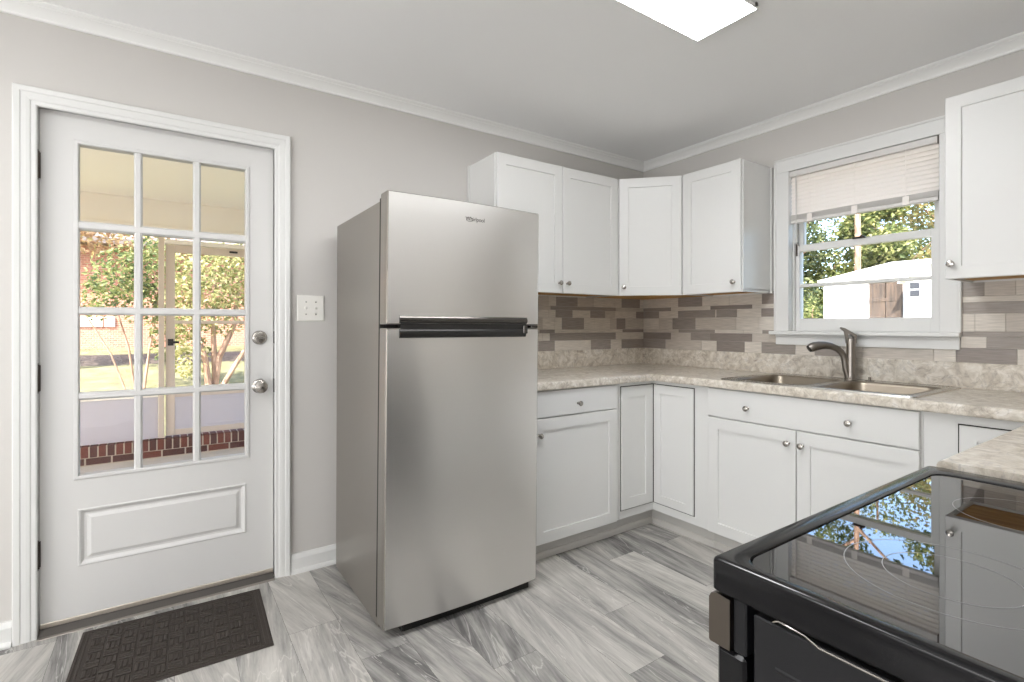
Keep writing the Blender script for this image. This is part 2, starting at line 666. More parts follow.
def knob(parent, c, n, s=1.0, name='knob'):
    bm = B()
    lathe_dir(bm, c, n, [(0.0075 * s, 0), (0.0075 * s, 0.002 * s), (0.0048 * s, 0.004 * s), (0.0048 * s, 0.012 * s), (0.0095 * s, 0.016 * s),
                         (0.0135 * s, 0.020 * s), (0.0142 * s, 0.0235 * s), (0.0125 * s, 0.0265 * s), (0.007 * s, 0.0285 * s), (0.0, 0.029 * s)])
    return obj(name, bm, 'nickel', parent, smooth=True)


# ------------------------------------------------------------------ room shell
H = 2.415
XC, YD = 2.885, -7.0            # wall behind the range and the wall behind the camera
XR, YR = 5.7, -2.47             # the room opens to the right behind the range wall
bm = B()                        # floor: real plank faces, 184 mm wide, joints where the photo shows them
lay = bm.faces.layers.float.new('seed')
joint = {0: 1.107, -1: 1.414, -2: 0.30, -3: 1.13, -4: 0.60, -5: 0.823, -6: 0.519, -7: 1.25, 1: 0.35, 2: 0.765, 3: 1.2}
k0 = int(math.floor((YD + 1.497) / 0.184)) - 1
for k in range(k0, 9):
    ya, yb = max(YD, -1.497 + 0.184 * k), min(0.0, -1.497 + 0.184 * (k + 1))
    if yb <= ya:
        continue
    j = joint.get(k, R.uniform(0, 1.2))
    xs = [0.0] + sorted(j + 1.22 * t for t in range(-2, 6) if 0.02 < j + 1.22 * t < XR - 0.02) + [XR]
    for xa, xb in zip(xs, xs[1:]):
        g = 0.0004
        f = bm.faces.new([bm.verts.new(p) for p in ((xa + g, ya + g, 0), (xb - g, ya + g, 0), (xb - g, yb - g, 0), (xa + g, yb - g, 0))])
        f[lay] = R.uniform(0, 100)
n_planks = len(bm.faces)
f = bm.faces.new([bm.verts.new(p) for p in ((-0.02, YD, -0.0015), (XR, YD, -0.0015), (XR, 0, -0.0015), (-0.02, 0, -0.0015))])
f.material_index = 1
box(bm, -0.02, XR, YD, 0, -0.12, -0.01, mi=1)
bm.normal_update()
obj('floor', bm, ['floor', 'gap'], label='grey wood-look vinyl plank floor of the kitchen', cat='floor', kind='structure')

bm = B()
box(bm, -0.14, XR + 0.14, YD - 0.14, 0.16, H, H + 0.12)
obj('ceiling', bm, 'ceiling', label='smooth white kitchen ceiling', cat='ceiling', kind='structure')

DY0, DY1, DZ1 = -3.418, -2.552, 2.055      # door opening
bm = B()
box(bm, -0.13, 0, YD, DY0, -0.3, H)
box(bm, -0.13, 0, DY1, 0.0, -0.3, H)
box(bm, -0.13, 0, DY0, DY1, DZ1, H)
box(bm, -0.13, 0, DY0, DY1, -0.3, -0.004)
obj('wall_left', bm, 'wall', label='warm grey wall with the glazed door and the refrigerator', cat='wall', kind='structure')

WX0, WX1, WZ0, WZ1 = 1.088, 1.797, 1.150, 2.092      # window opening
bm = B()
box(bm, -0.13, WX0, 0, 0.15, -0.3, H)
box(bm, WX1, XC + 0.13, 0, 0.15, -0.3, H)
box(bm, WX0, WX1, 0, 0.15, WZ1, H)
box(bm, WX0, WX1, 0, 0.15, -0.3, WZ0)
obj('wall_back', bm, 'wall', label='warm grey wall with the window above the sink', cat='wall', kind='structure')
bm = B()
box(bm, XC, XC + 0.13, YR, 0, -0.3, H)
box(bm, XC + 0.13, XR, YR, YR + 0.13, -0.3, H)
box(bm, XR, XR + 0.13, YD, YR + 0.13, -0.3, H)
obj('wall_right', bm, 'wall', label='warm grey wall behind the black range', cat='wall', kind='structure')
bm = B()
box(bm, -0.13, XR + 0.13, YD - 0.13, YD, -0.3, H)
obj('wall_front', bm, 'wall', label='plain warm grey wall behind the camera', cat='wall', kind='structure')

# crown moulding: profile (distance from the wall, drop from the ceiling)
CROWN = [(0.0, 0.056), (0.007, 0.056), (0.009, 0.054), (0.009, 0.048), (0.006, 0.046), (0.007, 0.043), (0.012, 0.036), (0.020, 0.027), (0.029, 0.020), (0.036, 0.016), (0.036, 0.013), (0.041, 0.011), (0.047, 0.007), (0.050, 0.004), (0.050, 0.0), (0.0, 0.0)]


def crown(name, path, label):
    """sweep the profile along a list of (x, y, inward x, inward y) mitred stations"""
    bm = B()
    loops = []
    for (x, y, ix, iy) in path:
        loops.append([(x + ix * d, y + iy * d, H - h) for d, h in CROWN])
    rings(bm, loops)
    obj(name, bm, 'crown', smooth=True, sharp=20, label=label, cat='crown moulding', kind='structure')


crown('trim_1', [(0, YD, 1, 0), (0, 0, 1, -1)], 'white crown moulding along the top of the door wall')
crown('trim_2', [(0, 0, 1, -1), (XC, 0, -1, -1)], 'white crown moulding along the top of the window wall')
crown('trim_3', [(XC, 0, -1, -1), (XC, YR, -1, 0)], 'white crown moulding along the top of the range wall')

BASE = [(0, 0), (0.026, 0), (0.026, 0.008), (0.021, 0.016), (0.0145, 0.020), (0.0145, 0.070), (0.011, 0.078), (0.006, 0.090), (0, 0.092)]
bm = B()
prism(bm, BASE, 'y', -2.499, -1.54)
prism(bm, BASE, 'y', YD, -3.469)
obj('baseboard_left', bm, 'trim', label='white baseboard with shoe moulding on both sides of the door', cat='baseboard', kind='structure')

# ------------------------------------------------------------------ the door
d1 = empty('door_1', (0, -2.985, 0), 'white exterior door with twelve glass panes above one raised panel', 'door', kind='structure')
SY0, SY1, SZ0, SZ1 = -3.399, -2.569, 0.034, 2.038
XF, XB = -0.030, -0.074
GY = [(-3.286, -3.105), (-3.076, -2.895), (-2.865, -2.684)]
GZ = [(0.590, 0.895), (0.925, 1.238), (1.270, 1.580), (1.615, 1.924)]
bm = B()
box(bm, XB, XF, SY0, GY[0][0], SZ0, SZ1)
box(bm, XB, XF, GY[2][1], SY1, SZ0, SZ1)
box(bm, XB, XF, GY[0][0], GY[2][1], GZ[3][1], SZ1)
box(bm, XB, XF, GY[0][0], GY[2][1], 0.46, GZ[0][0])
box(bm, XB, XF, GY[0][0], GY[2][1], SZ0, 0.23)
fr = Frame((XF, 0, 0), (0, 1, 0), (1, 0, 0))
u0, u1 = GY[0][0], GY[2][1]
rings(bm, [rect(fr, u0, u1, 0.23, 0.46, 0, 0), rect(fr, u0, u1, 0.23, 0.46, 0.005, 0.004), rect(fr, u0, u1, 0.23, 0.46, 0.010, 0.002),
           rect(fr, u0, u1, 0.23, 0.46, 0.020, -0.008), rect(fr, u0, u1, 0.23, 0.46, 0.028, -0.008), rect(fr, u0, u1, 0.23, 0.46, 0.042, -0.001)], cap0=False)
box(bm, XB, XF - 0.02, u0, u1, 0.23, 0.46)
obj('door_slab', bm, 'doorwhite', d1)
bm = B()
# lip round the glazed field and the muntin grid (one moulded insert)
lip = 0.012
zb, zt_ = GZ[0][0], GZ[3][1]
rings(bm, [rect(fr, u0, u1, zb, zt_, -lip, -0.004), rect(fr, u0, u1, zb, zt_, -lip, 0.003), rect(fr, u0, u1, zb, zt_, -lip + 0.003, 0.006),
           rect(fr, u0, u1, zb, zt_, 0.001, 0.006), rect(fr, u0, u1, zb, zt_, 0.004, 0.002), rect(fr, u0, u1, zb, zt_, 0.004, -0.040)], cap0=False, cap1=False)


def muntin(a, b):
    return [(XB + 0.008, a), (XB + 0.008, b), (XF - 0.004, b), (XF + 0.004, b - 0.007), (XF + 0.004, a + 0.007), (XF - 0.004, a)]


for i in (0, 1, 2):
    prism(bm, muntin(GZ[i][1], GZ[i + 1][0]), 'y', u0 + 0.0035, u1 - 0.0035)
for i in (0, 1):
    for j, (za, zc) in enumerate(GZ):
        prism(bm, [(x - 0.0006, y) for x, y in muntin(GY[i][1], GY[i + 1][0])], 'z', za - (0.006 if j else -0.0035), zc + (0.006 if j < 3 else -0.0035))
obj('muntin_grid', bm, 'doorwhite', d1)
bm = B()
box(bm, -0.054, -0.050, u0 - 0.004, u1 + 0.004, GZ[0][0] - 0.004, GZ[3][1] + 0.004)
obj('glass_pane', bm, 'glass', d1)
for z in (1.815, 0.991, 0.309):
    bm = B()
    tube(bm, [(-0.016, SY0 - 0.006, z - 0.052), (-0.016, SY0 - 0.006, z + 0.052)], 0.0095, 10)
    tube(bm, [(-0.016, SY0 - 0.006, z - 0.058), (-0.016, SY0 - 0.006, z - 0.052)], 0.006, 10)
    tube(bm, [(-0.016, SY0 - 0.006, z + 0.052), (-0.016, SY0 - 0.006, z + 0.058)], 0.006, 10)
    box(bm, -0.030, -0.0265, SY0 + 0.001, SY0 + 0.004, z - 0.05, z + 0.05)
    obj('hinge', bm, 'bronze', d1, smooth=True)
bm = B()
lathe_dir(bm, (XF, -2.629, 1.138), (1, 0, 0), [(0.033, 0), (0.033, 0.004), (0.030, 0.009), (0.024, 0.012), (0.018, 0.013), (0, 0.0135)], 32)
box(bm, XF + 0.012, XF + 0.026, -2.647, -2.611, 1.133, 1.143, 0.003)
obj('deadbolt', bm, 'nickel', d1, smooth=True)
bm = B()
lathe_dir(bm, (XF, -2.629, 0.909), (1, 0, 0), [(0.033, 0), (0.033, 0.004), (0.028, 0.009), (0.013, 0.012), (0.012, 0.030), (0.020, 0.036), (0.027, 0.044), (0.029, 0.053), (0.026, 0.061), (0.016, 0.066), (0, 0.067)], 32)
obj('door_knob', bm, 'nickel', d1, smooth=True)
bm = B()
box(bm, -0.062, -0.0275, SY1 + 0.002, SY1 + 0.0045, 1.11, 1.167)
box(bm, -0.062, -0.0275, SY1 + 0.002, SY1 + 0.0045, 0.875, 0.940)
obj('strike_plate', bm, 'bronze', d1)
bm = B()   # jambs and stops
box(bm, -0.13, 0.0, DY0, SY0 - 0.002, 0.0, DZ1)
box(bm, -0.13, 0.0, SY1 + 0.005, DY1, 0.0, DZ1)
box(bm, -0.13, 0.0, DY0, DY1, SZ1 + 0.003, DZ1)
box(bm, -0.13, XB - 0.004, SY0 - 0.006, SY0 + 0.010, 0.03, SZ1 + 0.003)
box(bm, -0.13, XB - 0.004, SY1 - 0.010, SY1 + 0.006, 0.03, SZ1 + 0.003)
box(bm, -0.13, XB - 0.004, SY0, SY1, SZ1 - 0.010, SZ1 + 0.003)
obj('jamb', bm, 'trim', d1)
bm = B()   # colonial casing, profile (distance from the opening, projection)
CAS = [(0, 0), (0, 0.010), (0.004, 0.013), (0.016, 0.013), (0.020, 0.016), (0.030, 0.0175), (0.044, 0.018), (0.048, 0.021), (0.064, 0.022), (0.068, 0.018), (0.068, 0)]
a0, a1, zt = -3.3995, -2.569, 2.031
loops = []
for (y, z, oy, oz) in ((a0, 0.0, -1, 0), (a0, zt, -1, 1), (a1, zt, 1, 1), (a1, 0.0, 1, 0)):
    loops.append([(p, y + oy * d, z + oz * d) for d, p in CAS])
rings(bm, loops)
# scale the reveal so the casing's inner edge sits just outside the slab
obj('casing', bm, 'trim', d1)
bm = B()
box(bm, -0.13, -0.024, DY0 + 0.016, DY1 - 0.018, -0.001, 0.016, 0.002)
prism(bm, [(-0.024, 0.0), (0.018, 0.0), (0.018, 0.005), (-0.024, 0.013)], 'y', DY0 + 0.02, DY1 - 0.02)
obj('threshold', bm, 'rubber', d1)
bm = B()
prism(bm, [(0.0185, 0.0), (0.030, 0.0), (0.028, 0.003), (0.0185, 0.005)], 'y', DY0 + 0.02, DY1 - 0.02)
obj('threshold_edge', bm, 'faucet', d1)
bm = B()
box(bm, XB, XF + 0.005, SY0 + 0.001, SY1 - 0.001, 0.017, SZ0 + 0.001, 0.0025)
obj('door_sweep', bm, 'alu', d1, label='worn metal sweep strip along the door bottom')

# ------------------------------------------------------------------ switch plate
sp_ = empty('light_switch', (0, -2.405, 1.217), 'double toggle light switch on an ivory plate between door and refrigerator', 'light switch')
bm = B()
fr = Frame((0, 0, 0), (0, 1, 0), (1, 0, 0))
rings(bm, [rect(fr, -2.468, -2.342, 1.217, 1.343, 0, 0), rect(fr, -2.468, -2.342, 1.217, 1.343, 0, 0.003), rect(fr, -2.468, -2.342, 1.217, 1.343, 0.004, 0.006)])
obj('plate', bm, 'plate', sp_)
for y in (-2.428, -2.382):
    bm = B()
    box(bm, 0.006, 0.007, y - 0.006, y + 0.006, 1.268, 1.292)
    prism(bm, [(0.006, 1.276), (0.016, 1.283), (0.016, 1.289), (0.006, 1.287)], 'y', y - 0.0045, y + 0.0045)
    obj('toggle', bm, 'plate', sp_)
for y in (-2.428, -2.382):
    for z in (1.250, 1.310):
        bm = B()
        lathe_dir(bm, (0.0058, y, z), (1, 0, 0), [(0.0035, 0), (0.003, 0.0012), (0, 0.0014)], 10)
        obj('screw', bm, 'nickel', sp_)

# ------------------------------------------------------------------ window
w1 = empty('window_1', (1.44, 0, 1.142), 'white double-hung window above the kitchen sink', 'window', kind='structure')
bm = B()
cx0, cx1, czt = 1.015, 1.866, 2.163
box(bm, cx0, 1.096, -0.019, 0, 1.163, 2.086, 0.002)
box(bm, 1.788, cx1, -0.019, 0, 1.163, 2.086, 0.002)
box(bm, cx0, cx1, -0.019, 0, 2.086, czt, 0.002)
box(bm, cx0 - 0.003, cx0 + 0.010, -0.024, 0, 1.163, czt + 0.003, 0.002)
box(bm, cx1 - 0.010, cx1 + 0.003, -0.024, 0, 1.163, czt + 0.003, 0.002)
box(bm, cx0 - 0.003, cx1 + 0.003, -0.024, 0, czt - 0.010, czt + 0.003, 0.002)
obj('casing', bm, 'trim', w1)
bm = B()
box(bm, WX0, 1.097, 0.0, 0.15, 1.150, 2.092)
box(bm, 1.787, WX1, 0.0, 0.15, 1.150, 2.092)
box(bm, WX0, WX1, 0.0, 0.15, 2.084, 2.092)
box(bm, 1.097, 1.103, 0.034, 0.052, 1.163, 2.083, 0.001)
box(bm, 1.781, 1.787, 0.034, 0.052, 1.163, 2.083, 0.001)
obj('jamb', bm, 'trim', w1)
bm = B()
box(bm, 0.992, 1.868, -0.045, 0.0, 1.142, 1.163, 0.004, seg=2)
box(bm, WX0 + 0.001, WX1 - 0.001, 0.0, 0.15, 1.1505, 1.163)
obj('stool', bm, 'trim', w1)
bm = B()
box(bm, 1.020, 1.862, -0.016, 0, 1.084, 1.142, 0.002)
box(bm, 1.020, 1.862, -0.020, 0, 1.128, 1.142, 0.002)
obj('apron', bm, 'trim', w1)


def sash(name, y0, y1, z0, z1, gx0, gx1, gz0, gz1, munt):
    bm = B()
    box(bm, 1.100, gx0, y0, y1, z0, z1, 0.0015)
    box(bm, gx1, 1.784, y0, y1, z0, z1, 0.0015)
    box(bm, gx0, gx1, y0, y1, z0, gz0, 0.0015)
    box(bm, gx0, gx1, y0, y1, gz1, z1, 0.0015)
    for z in munt:
        box(bm, gx0, gx1, y0 + 0.004, y1 - 0.004, z - 0.009, z + 0.009, 0.003)
    s = obj(name, bm, 'trim', w1)
    bm = B()
    box(bm, gx0 - 0.003, gx1 + 0.003, (y0 + y1) / 2 - 0.002, (y0 + y1) / 2 + 0.002, gz0 - 0.003, gz1 + 0.003)
    obj('glass_pane', bm, 'glass', s)
    return s


ls = sash('lower_sash', 0.054, 0.090, 1.163, 1.658, 1.122, 1.737, 1.235, 1.624, [1.426])
us = sash('upper_sash', 0.094, 0.128, 1.630, 2.084, 1.126, 1.738, 1.668, 2.050, [])
bm = B()
box(bm, 1.40, 1.46, 0.040, 0.060, 1.658, 1.668, 0.003)
box(bm, 1.44, 1.452, 0.034, 0.050, 1.664, 1.673, 0.002)
obj('sash_lock', bm, 'bronze', ls)
bm = B()
box(bm, 1.104, 1.112, 0.050, 0.0535, 1.600, 1.68, 0.001)
obj('sash_latch', bm, 'bronze', ls)

# mini blind
bl = empty('window_blind', (1.42, 0.026, 1.785), 'off-white mini blind pulled a third of the way down over the sink window', 'window blind')
bx0, bx1 = 1.0975, 1.783
YB = 0.012
bm = B()
prism(bm, [(YB - 0.020, 2.054), (YB + 0.020, 2.054), (YB + 0.020, 2.083), (YB + 0.016, 2.083), (YB + 0.016, 2.058), (YB - 0.016, 2.058), (YB - 0.016, 2.083), (YB - 0.020, 2.083)], 'x', bx0, bx1)
obj('head_rail', bm, 'blindgrey', bl)
bm = B()
nsl = 10
for i in range(nsl):
    z = 2.043 - i * (2.043 - 1.843) / (nsl - 1)
    t = math.radians(59)
    prof = []
    for s in range(9):
        q = -1 + 2 * s / 8
        r_ = 0.0166 * q
        bow = 0.0034 * (1 - q * q)
        prof.append((YB + r_ * math.cos(t) - bow * math.sin(t), z + r_ * math.sin(t) + bow * math.cos(t)))
    back = [(a + 0.0006, b - 0.0003) for a, b in prof[::-1]]
    prism(bm, prof + back, 'x', bx0 + 0.003, bx1 - 0.003)
obj('slats', bm, 'blind', bl)
bm = B()
for i in range(12):      # slats stacked on the bottom rail
    z = 1.804 + i * 0.0024
    box(bm, bx0 + 0.003, bx1 - 0.003, YB - 0.0125, YB + 0.0125, z, z + 0.0014)
obj('slat_stack', bm, 'blindgrey', bl)
bm = B()
box(bm, bx0 + 0.003, bx1 - 0.003, YB - 0.0135, YB + 0.0135, 1.783, 1.803, 0.004, seg=2)
obj('bottom_rail', bm, 'blindgrey', bl)
for x in (1.205, 1.43, 1.655):
    bm = B()
    box(bm, x - 0.0012, x + 0.0012, YB - 0.0168, YB - 0.0160, 1.826, 2.055)
    box(bm, x - 0.014, x + 0.014, YB - 0.0172, YB - 0.0140, 1.784, 1.826, 0.001)
    obj('ladder_cord', bm, 'blind', bl)
bm = B()
tube(bm, [(1.134, YB - 0.022, 2.058), (1.134, YB - 0.024, 2.045), (1.137, YB - 0.026, 1.80), (1.137, YB - 0.026, 1.66)], 0.0034, 8)
obj('tilt_wand', bm, 'blindgrey', bl)
bm = B()
box(bm, bx1 - 0.004, bx1 + 0.002, YB - 0.022, YB + 0.020, 2.048, 2.084)
obj('bracket', bm, 'bronze', bl)

# ------------------------------------------------------------------ tile backsplash
ROWS = [(1.026, 1.0945), (1.0945, 1.145), (1.145, 1.168), (1.168, 1.248), (1.248, 1.299), (1.299, 1.325), (1.325, 1.400)]
DARK_A = [[(-1.005, -0.868), (-0.545, -0.352), (-0.241, 0)], [(-0.91, -0.597), (-0.597, -0.301)], [(-0.994, -0.868), (-0.231, 0)],
          [(-0.807, -0.609), (-0.293, -0.202)], [(-0.861, -0.713), (-0.55, -0.408), (-0.088, 0)], [(-0.904, -0.301)], [(-0.857, -0.667), (-0.241, -0.046)]]
DARK_B = [[(0, 0.21), (0.624, 0.819), (0.928, 1.129), (1.233, 1.365), (1.846, 2.049), (2.35, 2.55)], [(0, 0.259), (0.425, 0.573), (0.573, 0.869), (1.951, 2.30)],
          [(0.324, 0.611), (0.933, 1.02), (1.86, 2.25)], [(0.272, 0.462), (2.30, 2.50)], [(0, 0.152), (0.32, 0.615), (0.621, 0.768), (0.927, 1.01), (1.862, 2.3)],
          [(0, 0.259), (0.577, 0.869), (2.1, 2.4)], [(0.32, 0.515), (0.93, 1.012), (1.862, 1.944), (2.4, 2.6)]]


def tiles(name, dark, lo, hi, put, label, skip=None):
    bm = B()
    rr = random.Random(11)
    for (z0, z1), dk in zip(ROWS, dark):
        segs = []
        cur = lo
        spans = sorted(dk) + [(hi, hi)]
        for a, b in spans:
            a, b = max(a, lo), min(b, hi)
            while cur < a - 1e-6:       # fill between the dark tiles with lighter ones
                L = rr.choice((0.10, 0.15, 0.20, 0.30)) if z1 - z0 > 0.03 else rr.choice((0.2, 0.3))
                e = a if a - cur < L + 0.05 else cur + L
                segs.append((cur, e, rr.choice((0, 0, 0, 1))))
                cur = e
            if b > a:
                segs.append((a, b, rr.choice((2, 2, 3))))
                cur = b
        for a, b, mi in segs:
            cuts = [(a, b)]
            for (sa, sb, sz0, sz1) in (skip or []):
                if sz0 < (z0 + z1) / 2 < sz1:
                    cuts = [c for p, q in cuts for c in ((p, min(q, sa)), (max(p, sb), q)) if c[1] - c[0] > 0.004]
            for p, q in cuts:
                put(bm, p + 0.0008, q - 0.0008, z0 + 0.0008, z1 - 0.0008, 0.0065, mi, 0.0008)
    put(bm, lo, hi, ROWS[0][0], 1.06, 0.005, 4, 0)
    for (sa, sb) in ([(lo, hi)] if not skip else [(lo, skip[0][0]), (skip[0][1], hi)]):
        put(bm, sa, sb, 1.06, 1.400, 0.005, 4, 0)
    obj(name, bm, ['tile_light', 'tile_mid', 'tile_dark', 'tile_darker', 'grout'], label=label, cat='backsplash', kind='structure')


tiles('backsplash', DARK_A, -1.52, -0.0066, lambda bm, a, b, z0, z1, t, mi, bv: box(bm, 0.0005, t, a, b, z0, z1, bv, mi),
      'taupe strip tile backsplash on the wall beside the refrigerator')
tiles('backsplash', DARK_B, 0.0, XC, lambda bm, a, b, z0, z1, t, mi, bv: box(bm, a, b, -t, -0.0005, z0, z1, bv, mi),
      'taupe strip tile backsplash around the sink window', skip=[(1.018, 1.864, 1.088, 1.5)])

# ------------------------------------------------------------------ countertop
FA, FB, FC = 0.639, -0.641, 2.245
SKX0, SKX1, SKY0, SKY1 = 1.055, 1.865, -0.588, -0.075       # cut-out for the sink
ct = empty('countertop', (0.64, -0.64, 0.872), 'beige granite-look laminate countertop with a raised back lip', 'countertop')
Z0, Z1 = 0.872, 0.913
bm = B()
box(bm, 0.001, FA - 0.02, -1.52, -0.001, Z0, Z1)
box(bm, FA - 0.02, SKX0, FB + 0.02, -0.001, Z0, Z1)
box(bm, SKX0, SKX1, FB + 0.02, SKY0, Z0, Z1)
box(bm, SKX0, SKX1, SKY1, -0.001, Z0, Z1)
box(bm, SKX1, XC - 0.001, FB + 0.02, -0.001, Z0, Z1)
box(bm, FC + 0.02, XC - 0.001, -1.658, FB + 0.02, Z0, Z1)


def nose(o, d, up):
    """rounded front edge profile"""
    return [(0, Z0), (0.016, Z0), (0.019, Z0 + 0.003), (0.020, Z0 + 0.010), (0.020, Z1 - 0.010), (0.018, Z1 - 0.004), (0.013, Z1 - 0.0005), (0.008, Z1), (0, Z1)]


P = nose(0, 0, 0)
rings(bm, [[(FA - 0.02 + d, -1.52, z) for d, z in P], [(FA - 0.02 + d, FB + 0.02 - d, z) for d, z in P],
           [(FC + 0.02 - d, FB + 0.02 - d, z) for d, z in P], [(FC + 0.02 - d, -1.658, z) for d, z in P]])
obj('top', bm, 'laminate', ct)
bm = B()
box(bm, 0.001, 0.020, -1.52, -0.001, Z1, 1.028, 0.002)
box(bm, 0.020, XC - 0.021, -0.020, -0.001, Z1, 1.028, 0.002)
box(bm, XC - 0.020, XC - 0.001, -1.658, -0.001, Z1, 1.028, 0.002)
obj('back_lip', bm, 'laminate', ct)

# ------------------------------------------------------------------ base cabinets
BT = 0.8715     # top of the boxes


# --- drawer base on the left run
c = empty('base_cabinet', (0.30, -1.20, 0), 'white base cabinet with one drawer over one door beside the refrigerator', 'cabinet')
bm = B()
box(bm, 0.003, 0.604, -1.50, -0.892, 0.104, BT)
obj('carcass', bm, 'cabinet', c)
bm = B()
box(bm, 0.003, 0.552, -1.50, -0.892, 0.0, 0.104)
obj('toe_kick', bm, 'toe', c)
bm = B()
prism(bm, [(0.552, 0), (0.562, 0), (0.562, 0.022), (0.558, 0.031), (0.552, 0.034)], 'y', -1.50, -0.892)
obj('shoe_strip', bm, 'shoe', c)
fA = Frame((0.6045, 0, 0), (0, 1, 0), (1, 0, 0))
fB = Frame((0, -0.6035, 0), (1, 0, 0), (0, -1, 0))
d = obj('drawer', slab_bm(fA, -1.497, -0.925, 0.736, 0.866), 'cabinet', c)
knob(d, fA(-1.212, 0.790, 0.019), (1, 0, 0))
d = obj('door', shaker_bm(fA, -1.497, -0.925, 0.106, 0.730), 'cabinet', c)
knob(d, fA(-1.470, 0.651, 0.019), (1, 0, 0))


# --- corner cabinets with folding inset doors
def corner_cab(label, mirror):
    """left corner: runs along x=0 and y=0; mirrored for the right one about the middle of the room"""
    def mx(x):
        return x if not mirror else XC - x
    c = empty('corner_cabinet', (mx(0.3), -0.3, 0), label, 'cabinet')
    A0, E = 0.889, 0.604       # arm length, face plane
    bm = B()
    out = [(0.003, -0.003), (A0 + 0.09, -0.003), (A0 + 0.09, -E), (E, -E), (E, -A0), (0.003, -A0)]
    if mirror:
        out = [(mx(x), y) for x, y in out][::-1]
    prism(bm, out, 'z', 0.104, BT)
    obj('carcass', bm, 'cabinet', c)
    bm = B()
    K = 0.548
    out = [(0.003, -0.003), (A0 + 0.09, -0.003), (A0 + 0.09, -K), (K, -K), (K, -A0), (0.003, -A0)]
    if mirror:
        out = [(mx(x), y) for x, y in out][::-1]
    prism(bm, out, 'z', 0, 0.104)
    obj('toe_kick', bm, 'toe', c)
    bm = B()
    pr_ = [(0, 0), (0.010, 0), (0.010, 0.022), (0.006, 0.031), (0, 0.034)]
    rings(bm, [[(mx(K + d), -A0, z) for d, z in pr_], [(mx(K + d), -K - d, z) for d, z in pr_], [(mx(A0 + 0.09), -K - d, z) for d, z in pr_]])
    obj('shoe_strip', bm, 'shoe', c)
    sx = -1 if mirror else 1
    ux, zt_c = (0.2685, 0.833) if mirror else (0.2835, 0.8475)
    bm = B()       # dark reveal round the two leaves
    G = 0.0045
    f1 = Frame((mx(E), 0, 0), (0, 1, 0), (sx, 0, 0))
    def strip(fr_, u0, u1, z0, z1):
        rings(bm, [rect(fr_, u0, u1, z0, z1, 0, -0.001), rect(fr_, u0, u1, z0, z1, 0, 0.0012)])
    bx = mx(E)
    strip(f1, -0.876 - G, -E - 0.001, 0.153 - G, zt_c + G)
    # along x, measured from the inner corner outwards
    fx = Frame((bx, -E, 0), (sx, 0, 0), (0, -1, 0))
    strip(fx, 0.001, ux + G, 0.153 - G, zt_c + G)
    obj('reveal', bm, 'gap', c)
    fz = Frame((mx(E), 0, 0), (0, 1, 0), (sx, 0, 0))
    T = 0.0085
    obj('door', shaker_bm(fz, -0.876, -E - T - 0.0015, 0.153, zt_c, T, 0.062, 0.006), 'cabinet', c)
    obj('door', shaker_bm(fx, T + 0.0015, ux, 0.153, zt_c, T, 0.050, 0.006), 'cabinet', c)
    return c


corner_cab('white corner base cabinet with two folding doors left of the sink cabinet', False)

# --- sink base
c = empty('sink_cabinet', (1.44, -0.3, 0), 'white sink base cabinet with a wide false drawer over two doors', 'cabinet')
bm = B()
box(bm, 0.981, 1.905, -0.6035, -0.585, 0.104, BT)
box(bm, 0.981, 0.999, -0.585, -0.003, 0.104, BT)
box(bm, 1.887, 1.905, -0.585, -0.003, 0.104, BT)
box(bm, 0.999, 1.887, -0.585, -0.003, 0.104, 0.122)
obj('carcass', bm, 'cabinet', c)
bm = B()
box(bm, 0.981, 1.905, -0.548, -0.003, 0.0, 0.104)
obj('toe_kick', bm, 'toe', c)
bm = B()
prism(bm, [(-0.548, 0), (-0.558, 0), (-0.558, 0.022), (-0.554, 0.031), (-0.548, 0.034)], 'x', 0.981, 1.905)
obj('shoe_strip', bm, 'shoe', c)
d = obj('drawer', slab_bm(fB, 0.985, 1.898, 0.720, 0.866), 'cabinet', c)
for x in (1.208, 1.660):
    knob(d, fB(x, 0.786, 0.019), (0, -1, 0))
d = obj('door', shaker_bm(fB, 0.985, 1.4385, 0.108, 0.714), 'cabinet', c)
knob(d, fB(1.406, 0.653, 0.019), (0, -1, 0))
d = obj('door', shaker_bm(fB, 1.4425, 1.898, 0.108, 0.714), 'cabinet', c)
knob(d, fB(1.468, 0.652, 0.019), (0, -1, 0))

cr = corner_cab('white corner base cabinet with folding doors right of the sink cabinet', True)

# --- base cabinet under the right run, next to the range
c = empty('base_cabinet', (2.58, -1.27, 0), 'white base cabinet between the corner and the black range', 'cabinet')
bm = B()
box(bm, 2.281, XC - 0.003, -1.640, -0.892, 0.104, BT)
obj('carcass', bm, 'cabinet', c)
bm = B()
box(bm, 2.337, XC - 0.003, -1.640, -0.892, 0.0, 0.104)
obj('toe_kick', bm, 'toe', c)
fC = Frame((2.281, 0, 0), (0, -1, 0), (-1, 0, 0))
d = obj('drawer', slab_bm(fC, 0.90, 1.632, 0.736, 0.866), 'cabinet', c)
knob(d, fC(1.266, 0.79, 0.019), (-1, 0, 0))
for a, b, k in ((0.90, 1.264, 1.235), (1.268, 1.632, 1.297)):
    d = obj('door', shaker_bm(fC, a, b, 0.108, 0.730), 'cabinet', c)
    knob(d, fC(k, 0.66, 0.019), (-1, 0, 0))

# ------------------------------------------------------------------ wall cabinets
UB, UT = 1.3865, 2.134


